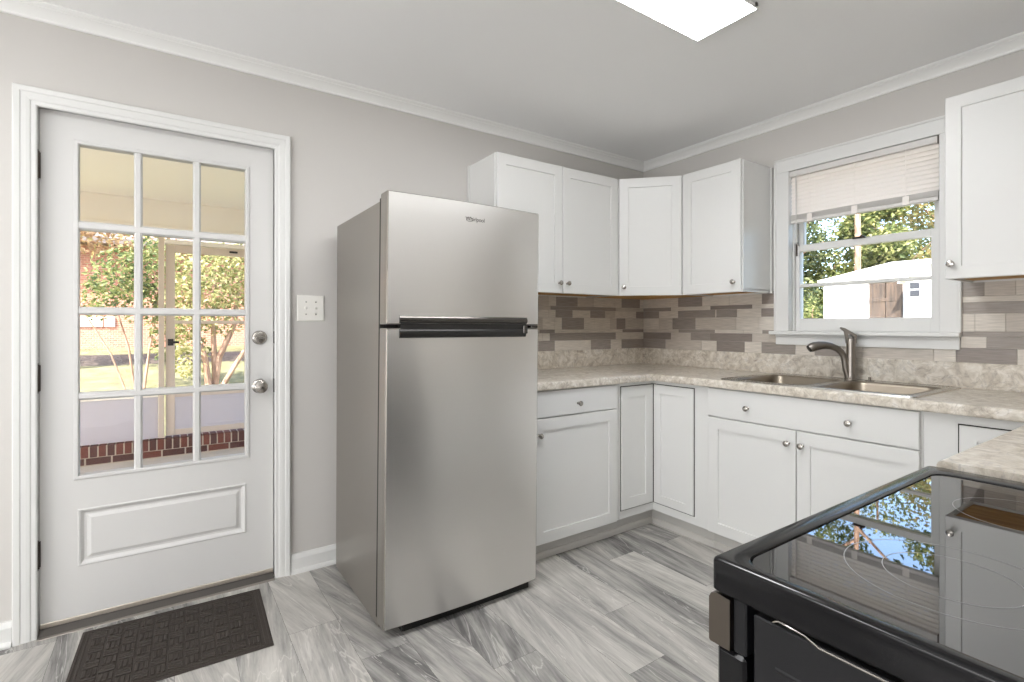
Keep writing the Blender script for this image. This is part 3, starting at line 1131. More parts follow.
def wall_cab(label, loc, x0, x1, y0, y1):
    c = empty('wall_cabinet', loc, label, 'cabinet')
    bm = B()
    box(bm, x0, x1, y0, y1, UB + 0.014, UT, 0.0012)
    t = 0.016
    # rim that hangs below the recessed bottom panel
    box(bm, x0, x0 + t, y0, y1, UB, UB + 0.02, 0.0012)
    box(bm, x1 - t, x1, y0, y1, UB, UB + 0.02, 0.0012)
    box(bm, x0 + t, x1 - t, y0, y0 + t, UB, UB + 0.02)
    box(bm, x0 + t, x1 - t, y1 - t, y1, UB, UB + 0.02)
    obj('carcass', bm, 'cabinet', c)
    bm = B()
    box(bm, x0 + t + 0.001, x1 - t - 0.001, y0 + t + 0.001, y1 - t - 0.001, UB + 0.008, UB + 0.0135)
    obj('underside', bm, 'rawwood', c, label='unpainted wood underside')
    return c


U0, U1 = 0.296, 0.315
c = wall_cab('white two-door wall cabinet above the refrigerator corner', (0.15, -1.05, UB), 0.003, U0, -1.519, -0.590)
bm = B()
box(bm, 0.003, 0.022, -1.528, -1.5195, UB, UT, 0.001)
box(bm, U0 - 0.020, U0, -1.5225, -1.5195, UB, UT, 0.001)
obj('scribe_trim', bm, 'cabinet', c)
fU = Frame((U0 + 0.0005, 0, 0), (0, 1, 0), (1, 0, 0))
d = obj('door', shaker_bm(fU, -1.516, -1.0585, UB - 0.001, UT), 'cabinet', c)
knob(d, fU(-1.087, 1.445, 0.019), (1, 0, 0))
d = obj('door', shaker_bm(fU, -1.0545, -0.600, UB - 0.001, UT), 'cabinet', c)
knob(d, fU(-1.026, 1.445, 0.019), (1, 0, 0))

# diagonal corner
c = empty('wall_cabinet', (0.2, -0.2, UB), 'white diagonal corner wall cabinet with a single door', 'cabinet')
pa, pb = Vector((U0, -0.588, 0)), Vector((0.592, -U0 - 0.010, 0))
bm = B()
out = [(0.003, -0.003), (0.592, -0.003), (pb.x, pb.y), (pa.x, pa.y), (0.003, -0.588)]
prism(bm, out, 'z', UB + 0.014, UT)
obj('carcass', bm, 'cabinet', c)
bm = B()
prism(bm, [(0.01, -0.01), (0.582, -0.01), (0.582, -U0), (U0 - 0.01, -0.575), (0.01, -0.575)], 'z', UB + 0.004, UB + 0.0135)
obj('underside', bm, 'rawwood', c, label='unpainted wood underside')
ud = (pb - pa).normalized()
nd = Vector((ud.y, -ud.x, 0))
Ld = (pb - pa).length
fD = Frame(pa + nd * 0.0005, ud, nd)
bm = B()
rings(bm, [rect(fD, 0.0, Ld, UB, UT, 0, -0.004), rect(fD, 0.0, Ld, UB, UT, 0, 0.0)])
obj('face_frame', bm, 'cabinet', c)
d = obj('door', shaker_bm(fD, 0.014, Ld - 0.012, UB - 0.001, UT), 'cabinet', c)
knob(d, fD(0.045, 1.440, 0.019), nd)

# single-door cabinet left of the window
c = wall_cab('white single-door wall cabinet left of the sink window', (0.79, -0.15, UB), 0.594, 0.990, -U0 - 0.012, -0.003)
bm = B()
box(bm, 0.9905, 0.999, -0.022, -0.003, UB, UT, 0.001)
box(bm, 0.9905, 0.9935, -U0 - 0.012, -U0 + 0.008, UB, UT, 0.001)
obj('scribe_trim', bm, 'cabinet', c)
fV = Frame((0, -U0 - 0.0125, 0), (1, 0, 0), (0, -1, 0))
d = obj('door', shaker_bm(fV, 0.604, 0.988, UB - 0.001, UT), 'cabinet', c)
knob(d, fV(0.951, 1.443, 0.019), (0, -1, 0))

# right of the window
c = wall_cab('white wall cabinet with wood underside right of the sink window', (2.2, -0.15, UB), 1.894, 2.556, -U0 - 0.012, -0.003)
d = obj('door', shaker_bm(fV, 1.8935, 2.460, UB - 0.001, UT, fw=0.052), 'cabinet', c)
knob(d, fV(1.916, 1.447, 0.019), (0, -1, 0))

# ------------------------------------------------------------------ sink and faucet
sk = empty('kitchen_sink', (1.46, -0.33, 0.913), 'double-bowl stainless steel drop-in sink under the window', 'sink')
bm = B()
RX0, RX1, RY0, RY1 = 1.040, 1.882, -0.603, -0.050
BW = [(1.085, 1.437), (1.487, 1.838)]
BY0, BY1 = -0.558, -0.150
zr = 0.9185


def rrect(x0, x1, y0, y1, r, z, n=6):
    pts = []
    for cx, cy, a in ((x1 - r, y1 - r, 0), (x0 + r, y1 - r, 90), (x0 + r, y0 + r, 180), (x1 - r, y0 + r, 270)):
        for k in range(n + 1):
            t = math.radians(a + 90 * k / n)
            pts.append((cx + r * math.cos(t), cy + r * math.sin(t), z))
    return pts


# rim: flat deck from boxes, rolled edge, and bowls
for (a, b, c_, d_) in ((RX0 + .004, BW[0][0], RY0 + .004, RY1 - .004), (BW[0][1], BW[1][0], RY0 + .004, RY1 - .004), (BW[1][1], RX1 - .004, RY0 + .004, RY1 - .004),
                       (BW[0][0], BW[0][1], RY0 + .004, BY0), (BW[0][0], BW[0][1], BY1, RY1 - .004), (BW[1][0], BW[1][1], RY0 + .004, BY0), (BW[1][0], BW[1][1], BY1, RY1 - .004)):
    box(bm, a, b, c_, d_, zr - 0.0015, zr)
o1 = rrect(RX0, RX1, RY0, RY1, 0.02, 0.9132)
o2 = rrect(RX0 + 0.002, RX1 - 0.002, RY0 + 0.002, RY1 - 0.002, 0.02, zr + 0.0005)
o3 = rrect(RX0 + 0.007, RX1 - 0.007, RY0 + 0.007, RY1 - 0.007, 0.02, zr + 0.0018)
o4 = rrect(RX0 + 0.013, RX1 - 0.013, RY0 + 0.013, RY1 - 0.013, 0.02, zr - 0.0004)
rings(bm, [o1, o2, o3, o4], cap0=False, cap1=False)
obj('rim', bm, 'sinksteel', sk, smooth=True, sharp=50)
for (a, b) in BW:
    bm = B()
    loops = [rrect(a - 0.006, b + 0.006, BY0 - 0.006, BY1 + 0.006, 0.05, zr + 0.001), rrect(a, b, BY0, BY1, 0.05, zr - 0.001),
             rrect(a + 0.006, b - 0.006, BY0 + 0.006, BY1 - 0.006, 0.048, zr - 0.012), rrect(a + 0.014, b - 0.014, BY0 + 0.014, BY1 - 0.014, 0.045, zr - 0.13),
             rrect(a + 0.030, b - 0.030, BY0 + 0.030, BY1 - 0.030, 0.04, zr - 0.165), rrect(a + 0.09, b - 0.09, BY0 + 0.09, BY1 - 0.09, 0.03, zr - 0.172)]
    inner = [[Vector(p) for p in L] for L in loops]
    outer = [[Vector((p[0], p[1], p[2] - 0.002)) for p in L] for L in loops]
    rings(bm, loops, cap0=False)
    # square corner fillers between the straight deck cut-out and the rounded bowl mouth
    bmr = rrect(a, b, BY0, BY1, 0.05, zr - 0.0004)
    n = 7
    for q, (cx, cy) in enumerate(((b, BY1), (a, BY1), (a, BY0), (b, BY0))):
        cv = bm.verts.new((cx, cy, zr - 0.0004))
        arc = [bm.verts.new(p) for p in bmr[q * n:(q + 1) * n]]
        for i in range(n - 1):
            bm.faces.new((cv, arc[i], arc[i + 1]))
    bw = obj('bowl', bm, 'bowlsteel', sk, smooth=True, sharp=60)
    bm = B()
    lathe_dir(bm, ((a + b) / 2, (BY0 + BY1) / 2, zr - 0.172), (0, 0, 1), [(0.045, 0), (0.045, 0.003), (0.038, 0.004), (0.030, 0.001), (0, 0.0015)], 24)
    obj('drain', bm, 'nickel', bw, smooth=True)
bm = B()
lathe_dir(bm, (1.535, -0.095, zr), (0, 0, 1), [(0.019, 0), (0.019, 0.003), (0.015, 0.005), (0.006, 0.006), (0.006, 0.016), (0.008, 0.019), (0, 0.020)], 20)
obj('hole_cover', bm, 'nickel', sk, smooth=True)

fc = empty('faucet', (1.42, -0.095, zr), 'brushed nickel single-handle faucet with a swivelled arching spout', 'faucet')
bm = B()
bx_, by_ = 1.453, -0.100
bm2 = B()
lathe_dir(bm2, (bx_, by_, zr + 0.0008), (0, 0, 1), [(0.030, 0), (0.030, 0.004), (0.027, 0.007), (0.024, 0.010), (0.0215, 0.06), (0.0205, 0.13), (0.0200, 0.175), (0.0210, 0.195), (0.0195, 0.206), (0.013, 0.213), (0, 0.214)], 28)
obj('body', bm2, 'faucet', fc, smooth=True)
# spout rises from the front of the body, arches over and ends in a broad pull-out head
sd = Vector((-0.62, -0.78, 0)).normalized()
base = Vector((bx_, by_, zr))
path, rad = [], []
for t, z, r_ in ((0.012, 0.010, 0.0150), (0.024, 0.050, 0.0150), (0.029, 0.090, 0.0150), (0.036, 0.120, 0.0150), (0.050, 0.143, 0.0150), (0.072, 0.160, 0.0158),
                 (0.100, 0.1705, 0.0175), (0.130, 0.1745, 0.0200), (0.155, 0.1735, 0.0220), (0.178, 0.169, 0.0235), (0.195, 0.162, 0.0225), (0.204, 0.157, 0.0190)):
    path.append(base + sd * t + Vector((0, 0, z)))
    rad.append(r_)
bm = B()
tube(bm, path, rad, 18)
sp = obj('spout', bm, 'faucet', fc, smooth=True)
bm = B()
lathe_dir(bm, path[-1], (path[-1] - path[-2]), [(0.0178, -0.001), (0.0178, 0.003), (0.0145, 0.004), (0, 0.0035)], 18)
obj('spray_face', bm, 'handle_dark', sp, smooth=True)
# lever: a slotted loop standing on the body, its tip raised and leaning to the left
bm = B()
hl = Vector((0.83, 0.56, 0)).normalized()
hn = Vector((hl.y, -hl.x, 0))
lo_ = [(0.021, 0.186), (0.023, 0.205), (0.024, 0.228), (0.004, 0.242), (-0.026, 0.262), (-0.044, 0.268), (-0.047, 0.261), (-0.030, 0.246), (-0.025, 0.220), (-0.021, 0.186)]
li_ = [(0.008, 0.200), (0.009, 0.208), (0.009, 0.220), (0.002, 0.226), (-0.006, 0.232), (-0.012, 0.235), (-0.013, 0.233), (-0.013, 0.226), (-0.012, 0.212), (-0.010, 0.200)]
w3 = lambda q, n_: base + hl * q[0] + hn * n_ + Vector((0, 0, q[1]))
T_ = 0.0125
vs_ = rings(bm, [[w3(q, -T_ + 0.002) for q in li_], [w3(q, -T_) for q in li_], [w3(q, -T_) for q in lo_], [w3((q[0] * 1.03, q[1]), -T_ + 0.003) for q in lo_],
                 [w3((q[0] * 1.03, q[1]), T_ - 0.003) for q in lo_], [w3(q, T_) for q in lo_], [w3(q, T_) for q in li_], [w3(q, -T_ + 0.002) for q in li_]], cap0=False, cap1=False)
bmesh.ops.remove_doubles(bm, verts=bm.verts, dist=1e-5)
obj('lever_handle', bm, 'faucet', fc, smooth=True, sharp=40)

# ------------------------------------------------------------------ refrigerator
fg = empty('refrigerator', (0.40, -1.953, 0.0), 'tall stainless top-freezer refrigerator standing beside the door', 'refrigerator')
Y0, Y1 = -2.306, -1.604
bm = B()
box(bm, 0.085, 0.688, Y0, Y1, 0.014, 1.680, 0.001)
bz = obj('cabinet_body', bm, 'fridge_side', fg)
bm = B()
box(bm, 0.60, 0.755, Y0 + 0.07, Y1 - 0.025, 0.005, 0.040)
for k in range(7):
    box(bm, 0.755, 0.760, Y0 + 0.075, Y1 - 0.03, 0.007 + k * 0.0045, 0.0092 + k * 0.0045)
obj('base_grille', bm, 'handle_dark', fg)
for y in (Y0 + 0.05, Y1 - 0.05):
    for x in (0.13, 0.66):
        bm = B()
        lathe_dir(bm, (x, y, 0.0), (0, 0, 1), [(0.018, 0), (0.018, 0.008), (0.008, 0.010), (0.008, 0.024)], 16)
        obj('leg', bm, 'handle_dark', fg, smooth=True)
yc, hw = -1.960, 0.3585
SAG = 0.0065       # the doors hang slightly out of square


def front_x(y):
    return 0.778 + 0.014 * (1 - ((y - yc) / hw) ** 2)


def door_outline():
    """plan of a door: straight sides, tight rounded corners, gently bowed front"""
    r = 0.006
    half = [(0.706, hw), (0.740, hw)]
    xe = front_x(yc + hw - r)
    for k in range(0, 7):
        t = math.radians(90 * k / 6)
        half.append((xe - r + r * math.sin(t), hw - r + r * math.cos(t)))
    ys = [hw - r - 0.003 - (2 * hw - 2 * r - 0.006) * k / 28 for k in range(29)]
    return [(x, yc + y) for x, y in half] + [(front_x(yc + y), yc + y) for y in ys] + [(x, yc - y) for x, y in half[::-1]]


def fridge_door(name, z0, z1):
    o = door_outline()
    def L(s, z):
        return [(0.708 + (x - 0.708) * (1 - s) if x > 0.715 else x, yc + (y - yc) * (1 - s * 0.08) + SAG * z, z) for x, y in o]
    bm = B()
    rings(bm, [L(0.06, z0), L(0.0, z0 + 0.004), L(0.0, z1 - 0.004), L(0.06, z1)])
    bm.normal_update()
    for f in bm.faces:
        if abs(f.normal.y) > 0.25 or abs(f.normal.z) > 0.5:
            f.material_index = 1
    return obj(name, bm, ['steel', 'fridge_side'], fg, smooth=True, sharp=28)


bm = B()
rings(bm, [[(x, y + SAG * z, z) for x, y in ((0.6885, yc - hw + 0.0015), (0.7055, yc - hw + 0.0015), (0.7055, yc + hw - 0.0015), (0.6885, yc + hw - 0.0015))] for z in (0.06, 1.690)])
obj('gasket_shadow_gap', bm, 'gap', fg)  # dark gasket strip set flush, standing in for the shadow gap behind the doors
fz = fridge_door('freezer_door', 1.198, 1.706)
fd = fridge_door('fresh_food_door', 0.043, 1.183)


def strip_on_door(bm, y0, y1, prof, n=16, mi=0):
    loops = []
    for k in range(n + 1):
        y = y0 + (y1 - y0) * k / n
        loops.append([(front_x(y) + dx, y + SAG * z - 0.008, z) for dx, z in prof])
    rings(bm, loops, mi=mi)


bm = B()
strip_on_door(bm, -2.262, -1.664, [(-0.030, 1.231), (0.002, 1.231), (0.006, 1.227), (0.009, 1.219), (0.009, 1.212), (0.006, 1.207), (0.001, 1.203), (-0.030, 1.203)])
obj('handle', bm, 'handle_grey', fz, smooth=True, sharp=60)
bm = B()
strip_on_door(bm, -2.256, -1.668, [(-0.030, 1.2025), (0.0015, 1.2025), (0.0015, 1.180), (-0.030, 1.180)])
obj('handle_recess', bm, 'handle_dark', fz)
bm = B()
strip_on_door(bm, -2.262, -1.670, [(-0.030, 1.1795), (0.002, 1.1795), (0.006, 1.176), (0.008, 1.166), (0.006, 1.152), (0.002, 1.146), (-0.030, 1.146)])
obj('handle', bm, 'handle_dark', fd, smooth=True, sharp=60)
bm = B()
box(bm, 0.700, 0.785, -1.640, Y1 + 0.002, 1.1845, 1.1965, 0.002)
box(bm, front_x(-1.675) + 0.002, front_x(-1.675) + 0.012, -1.688, -1.664, 1.160, 1.196, 0.003)
obj('centre_hinge', bm, 'handle_grey', fg)
bm = B()
box(bm, 0.63, 0.735, Y1 - 0.075, Y1 - 0.008, 1.680, 1.696, 0.005)
obj('top_hinge_cover', bm, 'fridge_side', fg)
# maker's lettering
cu = bpy.data.curves.new('lettering', 'FONT')
cu.body = 'Whirlpool'
cu.size = 0.0235
cu.extrude = 0.0006
cu.align_x = 'CENTER'
tmp = bpy.data.objects.new('lettering', cu)
col.objects.link(tmp)
bpy.context.view_layer.update()
me = bpy.data.meshes.new_from_object(tmp.evaluated_get(bpy.context.evaluated_depsgraph_get()))
bpy.data.objects.remove(tmp)
ang = math.atan2(-2 * 0.014 * ((-1.935) - yc) / hw ** 2, 1)
bm = B()
bm.from_mesh(me)
for v in bm.verts:
    x, y, z = v.co
    yy = -1.935 + x * 0.93
    v.co = (front_x(yy) + 0.0006 + z, yy, 1.628 + y)
# swoosh ring behind the word
lp = []
for k in range(40):
    t = math.radians(200 + 310 * k / 39)
    lp.append((-1.962 + 0.017 * math.cos(t), 1.633 + 0.0085 * math.sin(t)))
for (a, b) in zip(lp, lp[1:]):
    w = 0.0009
    f = bm.faces.new([bm.verts.new((front_x(a[0]) + 0.0008, a[0], a[1] - w)), bm.verts.new((front_x(b[0]) + 0.0008, b[0], b[1] - w)),
                      bm.verts.new((front_x(b[0]) + 0.0008, b[0], b[1] + w)), bm.verts.new((front_x(a[0]) + 0.0008, a[0], a[1] + w))])
obj('badge', bm, 'badge', fz)
fg.rotation_euler = (math.radians(-0.2), 0, 0)

# ------------------------------------------------------------------ range
rg = empty('kitchen_range', (2.55, -2.03, 0), 'black freestanding electric range with a glass cooktop', 'range')
RX, RYA, RYB, RZ = 2.235, -2.412, -1.661, 0.900
RXB = 2.868
bm = B()
box(bm, RX + 0.048, RXB, RYA + 0.004, RYB - 0.004, 0.03, 0.848, 0.002)
# slots and embossed ribs on the exposed side
for k in range(10):
    z = 0.80 - k * 0.055
    prism(bm, [(RYA + 0.004, z), (RYA + 0.003, z - 0.002), (RYA + 0.003, z - 0.004), (RYA + 0.004, z - 0.006)], 'x', RX + 0.075, RXB - 0.03)
obj('body', bm, 'blackmatte', rg)
bm = B()
box(bm, RX + 0.040, RXB - 0.01, RYA + 0.016, RYB - 0.016, 0.848, 0.858)
obj('vent_gap', bm, 'gap', rg)
bm = B()
tube(bm, [(RX + 0.075, RYA - 0.001, 0.853), (RX + 0.081, RYA - 0.001, 0.857), (RX + 0.11, RYA - 0.001, 0.855), (RX + 0.125, RYA - 0.001, 0.849), (RX + 0.25, RYA - 0.001, 0.849)], 0.0011, 6)
obj('latch_wire', bm, 'nickel', rg, smooth=True)
# cooktop: black raised frame with a glass inset with rounded corners
bm = B()
gx0, gx1, gy0, gy1 = RX + 0.025, RXB - 0.07, RYA + 0.017, RYB - 0.050
outer = lambda z, i: rrect(RX - 0.004 + i, RXB - i, RYA - 0.004 + i, RYB + 0.002 - i, 0.009, z)
inner = lambda z, i: rrect(gx0 - i, gx1 + i, gy0 - i, gy1 + i, 0.030, z)
rings(bm, [outer(0.858, 0.004), outer(0.861, 0.0), outer(RZ - 0.0045, 0.0), outer(RZ - 0.002, 0.0008), outer(RZ - 0.0006, 0.0022), outer(RZ, 0.0045),
           inner(RZ, 0.004), inner(RZ - 0.001, 0.001), inner(RZ - 0.004, 0.0), inner(RZ - 0.012, 0.0)], cap0=True, cap1=True)
obj('cooktop_frame', bm, 'black', rg, smooth=True, sharp=40)
bm = B()
rings(bm, [inner(RZ - 0.010, -0.0006), inner(RZ - 0.0034, -0.0006), inner(RZ - 0.0026, -0.0016)])
gl = obj('glass_top', bm, 'ceramic', rg)
for (x, y, r_) in ((2.42, -2.225, 0.105), (2.42, -1.885, 0.085), (2.66, -2.225, 0.085), (2.66, -1.885, 0.105)):
    bm = B()
    n = 64
    for ra in (r_, r_ * 0.62):
        a = [bm.verts.new((x + ra * math.cos(2 * math.pi * k / n), y + ra * math.sin(2 * math.pi * k / n), RZ - 0.00245)) for k in range(n)]
        b = [bm.verts.new((x + (ra + 0.0011) * math.cos(2 * math.pi * k / n), y + (ra + 0.0011) * math.sin(2 * math.pi * k / n), RZ - 0.00245)) for k in range(n)]
        for k in range(n):
            bm.faces.new((a[k], a[(k + 1) % n], b[(k + 1) % n], b[k]))
        if r_ < 0.1:
            break
    obj('burner_marking', bm, 'ring', gl)
# oven door, drawer, handle on the front
bm = B()
box(bm, RX - 0.001, RX + 0.038, RYA + 0.004, RYB - 0.004, 0.215, 0.787, 0.004)
dr = obj('oven_door', bm, 'black', rg)
bm = B()
box(bm, RX - 0.003, RX - 0.0012, RYA + 0.13, RYB - 0.13, 0.36, 0.64)
obj('oven_window', bm, 'ceramic', dr)
bm = B()
prism(bm, [(RX + 0.020, 0.790), (RX - 0.007, 0.790), (RX - 0.009, 0.792), (RX - 0.009, 0.846), (RX - 0.006, 0.852), (RX + 0.002, 0.855), (RX + 0.020, 0.853)], 'y', RYA + 0.000, RYB - 0.002)
obj('handle', bm, 'trimsteel', dr)
bm = B()
box(bm, RX + 0.0205, RX + 0.038, RYA + 0.006, RYB - 0.006, 0.788, 0.856, 0.002)
obj('door_cap', bm, 'blackmatte', dr)
bm = B()
box(bm, RX, RX + 0.036, RYA + 0.005, RYB - 0.005, 0.050, 0.208, 0.003)
obj('storage_drawer', bm, 'black', rg)
bm = B()
prism(bm, [(RXB - 0.075, RZ), (RXB, RZ), (RXB, 1.09), (RXB - 0.035, 1.09), (RXB - 0.05, 1.08)], 'y', RYA + 0.004, RYB - 0.004)
bg_ = obj('backguard', bm, 'black', rg)
for y in (-2.33, -2.25, -1.82, -1.74):
    bm = B()
    lathe_dir(bm, (RXB - 0.062, y, 1.0), (-1, 0, 0.13), [(0.022, 0), (0.020, 0.012), (0.012, 0.024), (0, 0.025)], 20)
    obj('knob', bm, 'black', bg_, smooth=True)
for y in (RYA + 0.05, RYB - 0.05):
    for x in (RX + 0.08, RXB - 0.05):
        bm = B()
        lathe_dir(bm, (x, y, 0), (0, 0, 1), [(0.016, 0), (0.016, 0.008), (0.008, 0.01), (0.008, 0.032)], 14)
        obj('leg', bm, 'blackmatte', rg, smooth=True)

# ------------------------------------------------------------------ ceiling lights
def ceiling_light(label, y0, y1):
    c = empty('ceiling_light', (1.42, (y0 + y1) / 2, 2.398), label, 'ceiling light', group='flat ceiling lights')
    x0, x1 = 1.283, 1.557
    bm = B()
    box(bm, x0 + 0.004, x1 - 0.004, y0 + 0.004, y1 - 0.004, 2.405, H)
    t = 0.008
    for (a, b, c_, d_) in ((x0, x0 + t, y0, y1), (x1 - t, x1, y0, y1), (x0 + t, x1 - t, y0, y0 + t), (x0 + t, x1 - t, y1 - t, y1)):
        box(bm, a, b, c_, d_, 2.398, 2.412, 0.002)
    obj('housing', bm, 'lampcase', c)
    bm = B()
    box(bm, x0 + t + 0.0005, x1 - t - 0.0005, y0 + t + 0.0005, y1 - t - 0.0005, 2.399, 2.404)
    obj('diffuser', bm, 'lamp', c)
    bm = B()
    box(bm, x1, x1 + 0.006, y1 - 0.03, y1 - 0.018, 2.400, 2.413, 0.001)
    obj('latch', bm, 'handle_grey', c)


ceiling_light('long flat ceiling light in front of the sink window', -2.36, -1.127)
ceiling_light('added unseen flat ceiling light behind the camera', -4.70, -3.47)  # second fixture, added out of view for extra light

# ------------------------------------------------------------------ door mat
mt = empty('door_mat', (0.31, -2.96, 0), 'dark brown rubber-ribbed door mat on the floor before the door', 'door mat')
bm = B()
W, D = 0.617, 0.478
box(bm, -D / 2, D / 2, -W / 2, W / 2, 0.0, 0.005, 0.002)
obj_b = bm
for (a, b, c_, d_) in ((-D / 2 + .006, D / 2 - .006, -W / 2 + .006, -W / 2 + .012), (-D / 2 + .006, D / 2 - .006, W / 2 - .012, W / 2 - .006),
                       (-D / 2 + .006, -D / 2 + .012, -W / 2 + .014, W / 2 - .014), (D / 2 - .012, D / 2 - .006, -W / 2 + .014, W / 2 - .014),
                       (-D / 2 + .020, D / 2 - .020, -W / 2 + .020, -W / 2 + .027), (-D / 2 + .020, D / 2 - .020, W / 2 - .027, W / 2 - .020),
                       (-D / 2 + .020, -D / 2 + .027, -W / 2 + .029, W / 2 - .029), (D / 2 - .027, D / 2 - .020, -W / 2 + .029, W / 2 - .029)):
    box(bm, a, b, c_, d_, 0.005, 0.0075, 0.001)
# basket-weave blocks of raised bars
nx, ny = 8, 11
cx_, cy_ = (D - 0.07) / nx, (W - 0.07) / ny
for i in range(nx):
    for j in range(ny):
        a, b = -D / 2 + 0.035 + i * cx_, -W / 2 + 0.035 + j * cy_
        for q in range(3):
            if (i + j) % 2:
                w = (cy_ - 0.006) / 3
                box(bm, a + 0.003, a + cx_ - 0.003, b + 0.004 + q * w + 0.002, b + 0.004 + (q + 1) * w - 0.002, 0.005, 0.0095, 0.0014)
            else:
                w = (cx_ - 0.006) / 3
                box(bm, a + 0.004 + q * w + 0.002, a + 0.004 + (q + 1) * w - 0.002, b + 0.003, b + cy_ - 0.003, 0.005, 0.0095, 0.0014)
ORIGIN_save = ORIGIN[mt.name]
ORIGIN[mt.name] = Vector((0, 0, 0))
obj('rubber_sheet', bm, 'mat', mt)
ORIGIN[mt.name] = ORIGIN_save
mt.rotation_euler = (0, 0, math.radians(-1.9))

# ================================================================== outside the door: screened porch and yard
PX = -3.80
bm = B()
box(bm, PX - 0.1, -0.14, -7.5, 0.4, -0.30, -0.16)
obj('porch_floor', bm, 'porch_floor', label='grey concrete slab of the porch outside the door', cat='floor', kind='structure')
bm = B()
box(bm, PX - 0.35, -0.14, -7.5, 0.4, 2.50, 2.60)
obj('porch_ceiling', bm, 'porch_cream', label='cream painted porch ceiling outside the door', cat='ceiling', kind='structure')
bm = B()
box(bm, PX - 0.10, PX, -7.5, 0.4, 2.205, 2.50, 0.004)
box(bm, PX - 0.02, PX + 0.02, -7.5, 0.4, 2.205, 2.235, 0.003)
obj('porch_beam', bm, 'porch_beam', label='tan header beam along the outer edge of the porch', cat='beam', kind='structure')
bm = B()
# rowlock course and two stretcher courses: real bricks
rr = random.Random(3)
y = -7.5
while y < 0.4:
    box(bm, PX - 0.12, PX + 0.09, y + 0.006, y + 0.061, -0.080, 0.024, 0.003, mi=rr.choice((0, 0, 1)))
    y += 0.067
for r_ in range(2):
    y = -7.5 - 0.1 * r_
    z = -0.160 + 0.0 - r_ * 0.072
    while y < 0.4:
        box(bm, PX - 0.11, PX + 0.08, y + 0.005, y + 0.195, z + 0.008, z + 0.072, 0.003, mi=rr.choice((0, 1)))
        y += 0.203
box(bm, PX - 0.10, PX + 0.0775, -7.5, 0.4, -0.30, 0.021, mi=2)
box(bm, PX, PX + 0.087, -7.5, 0.4, -0.078, 0.021, mi=2)
obj('porch_curb', bm, [plain('red_curb_brick', srgb(108, 60, 48), 0.85, mottled=0.25, bump_scale=30), plain('brown_curb_brick', srgb(84, 52, 46), 0.85, mottled=0.25, bump_scale=30), plain('curb_mortar', srgb(186, 172, 156), 0.9)],
    label='red brick curb under the porch panels', cat='curb', kind='structure')


def panel_bay(y0, y1, label):
    fr_ = Frame((PX, 0, 0), (0, 1, 0), (1, 0, 0))
    p = empty('porch_panel', (PX, (y0 + y1) / 2, 0.025), label, 'wall panel', kind='structure')
    bm = B()
    box(bm, PX - 0.04, PX, y0, y1, 0.026, 0.455)
    obj('board', bm, 'porch_white', p)
    bm = B()
    box(bm, PX - 0.05, PX + 0.012, y0, y1, 0.455, 0.488, 0.003)
    obj('rail', bm, 'porch_cream', p)


panel_bay(-7.4, -5.30, 'white porch kick panel beyond the far left post')
panel_bay(-5.22, -3.068, 'white porch kick panel left of the screen door, above the brick curb')
panel_bay(-1.94, 0.3, 'white porch kick panel right of the screen door')
for y0, y1 in ((-5.30, -5.22), (-3.066, -3.014), (-2.03, -1.95)):
    bm = B()
    box(bm, PX - 0.06, PX + 0.02, y0, y1, 0.025, 2.205, 0.003)
    obj('porch_post', bm, 'porch_tan', label={-5.30: 'tan porch post at the far left of the screen wall', -3.066: 'tan porch post at the latch side of the screen door', -2.03: 'tan porch post at the hinge side of the screen door'}[y0],
        cat='post', group='porch posts')
sdr = empty('screen_door', (PX, -2.52, 0.04), 'tan framed screen door of the porch seen through the glazed door', 'door')
ya, yb = -3.005, -2.04
bm = B()
box(bm, PX - 0.03, PX, ya, ya + 0.083, 0.04, 2.045, 0.003)
box(bm, PX - 0.03, PX, yb - 0.083, yb, 0.04, 2.045, 0.003)
box(bm, PX - 0.03, PX, ya + 0.083, yb - 0.083, 1.966, 2.045, 0.003)
box(bm, PX - 0.03, PX, ya + 0.083, yb - 0.083, 1.215, 1.250, 0.003)
box(bm, PX - 0.03, PX, ya + 0.083, yb - 0.083, 0.44, 0.49, 0.003)
box(bm, PX - 0.03, PX, ya + 0.083, yb - 0.083, 0.04, 0.10, 0.003)
obj('door_frame', bm, 'porch_tan', sdr)
bm = B()
box(bm, PX - 0.02, PX - 0.006, ya + 0.083, yb - 0.083, 0.10, 0.44)
fr = Frame((PX - 0.006, 0, 0), (0, 1, 0), (1, 0, 0))
for a, b, c_, d_ in ((ya + 0.11, yb - 0.11, 0.125, 0.14), (ya + 0.11, yb - 0.11, 0.40, 0.415)):
    box(bm, PX - 0.006, PX - 0.002, a, b, c_, d_, 0.001)
obj('kick_plate', bm, 'porch_white', sdr)
bm = B()
tube(bm, [(PX, ya + 0.045, 1.02), (PX + 0.04, ya + 0.045, 1.02)], 0.010, 10)
box(bm, PX + 0.034, PX + 0.050, ya + 0.02, ya + 0.12, 1.008, 1.032, 0.004)
box(bm, PX, PX + 0.006, ya + 0.020, ya + 0.07, 0.985, 1.055, 0.002)
obj('latch_handle', bm, 'handle_dark', sdr)
bm = B()
box(bm, PX + 0.001, PX + 0.02, -2.42, -2.34, 2.0, 2.02, 0.002)
obj('closer_bracket', bm, 'handle_dark', sdr)
bm = B()
box(bm, PX - 0.05, PX + 0.02, -3.012, -2.032, 2.052, 2.095, 0.003)
obj('porch_lintel', bm, 'porch_beam', label='tan rail above the porch screen door', cat='beam', kind='structure')

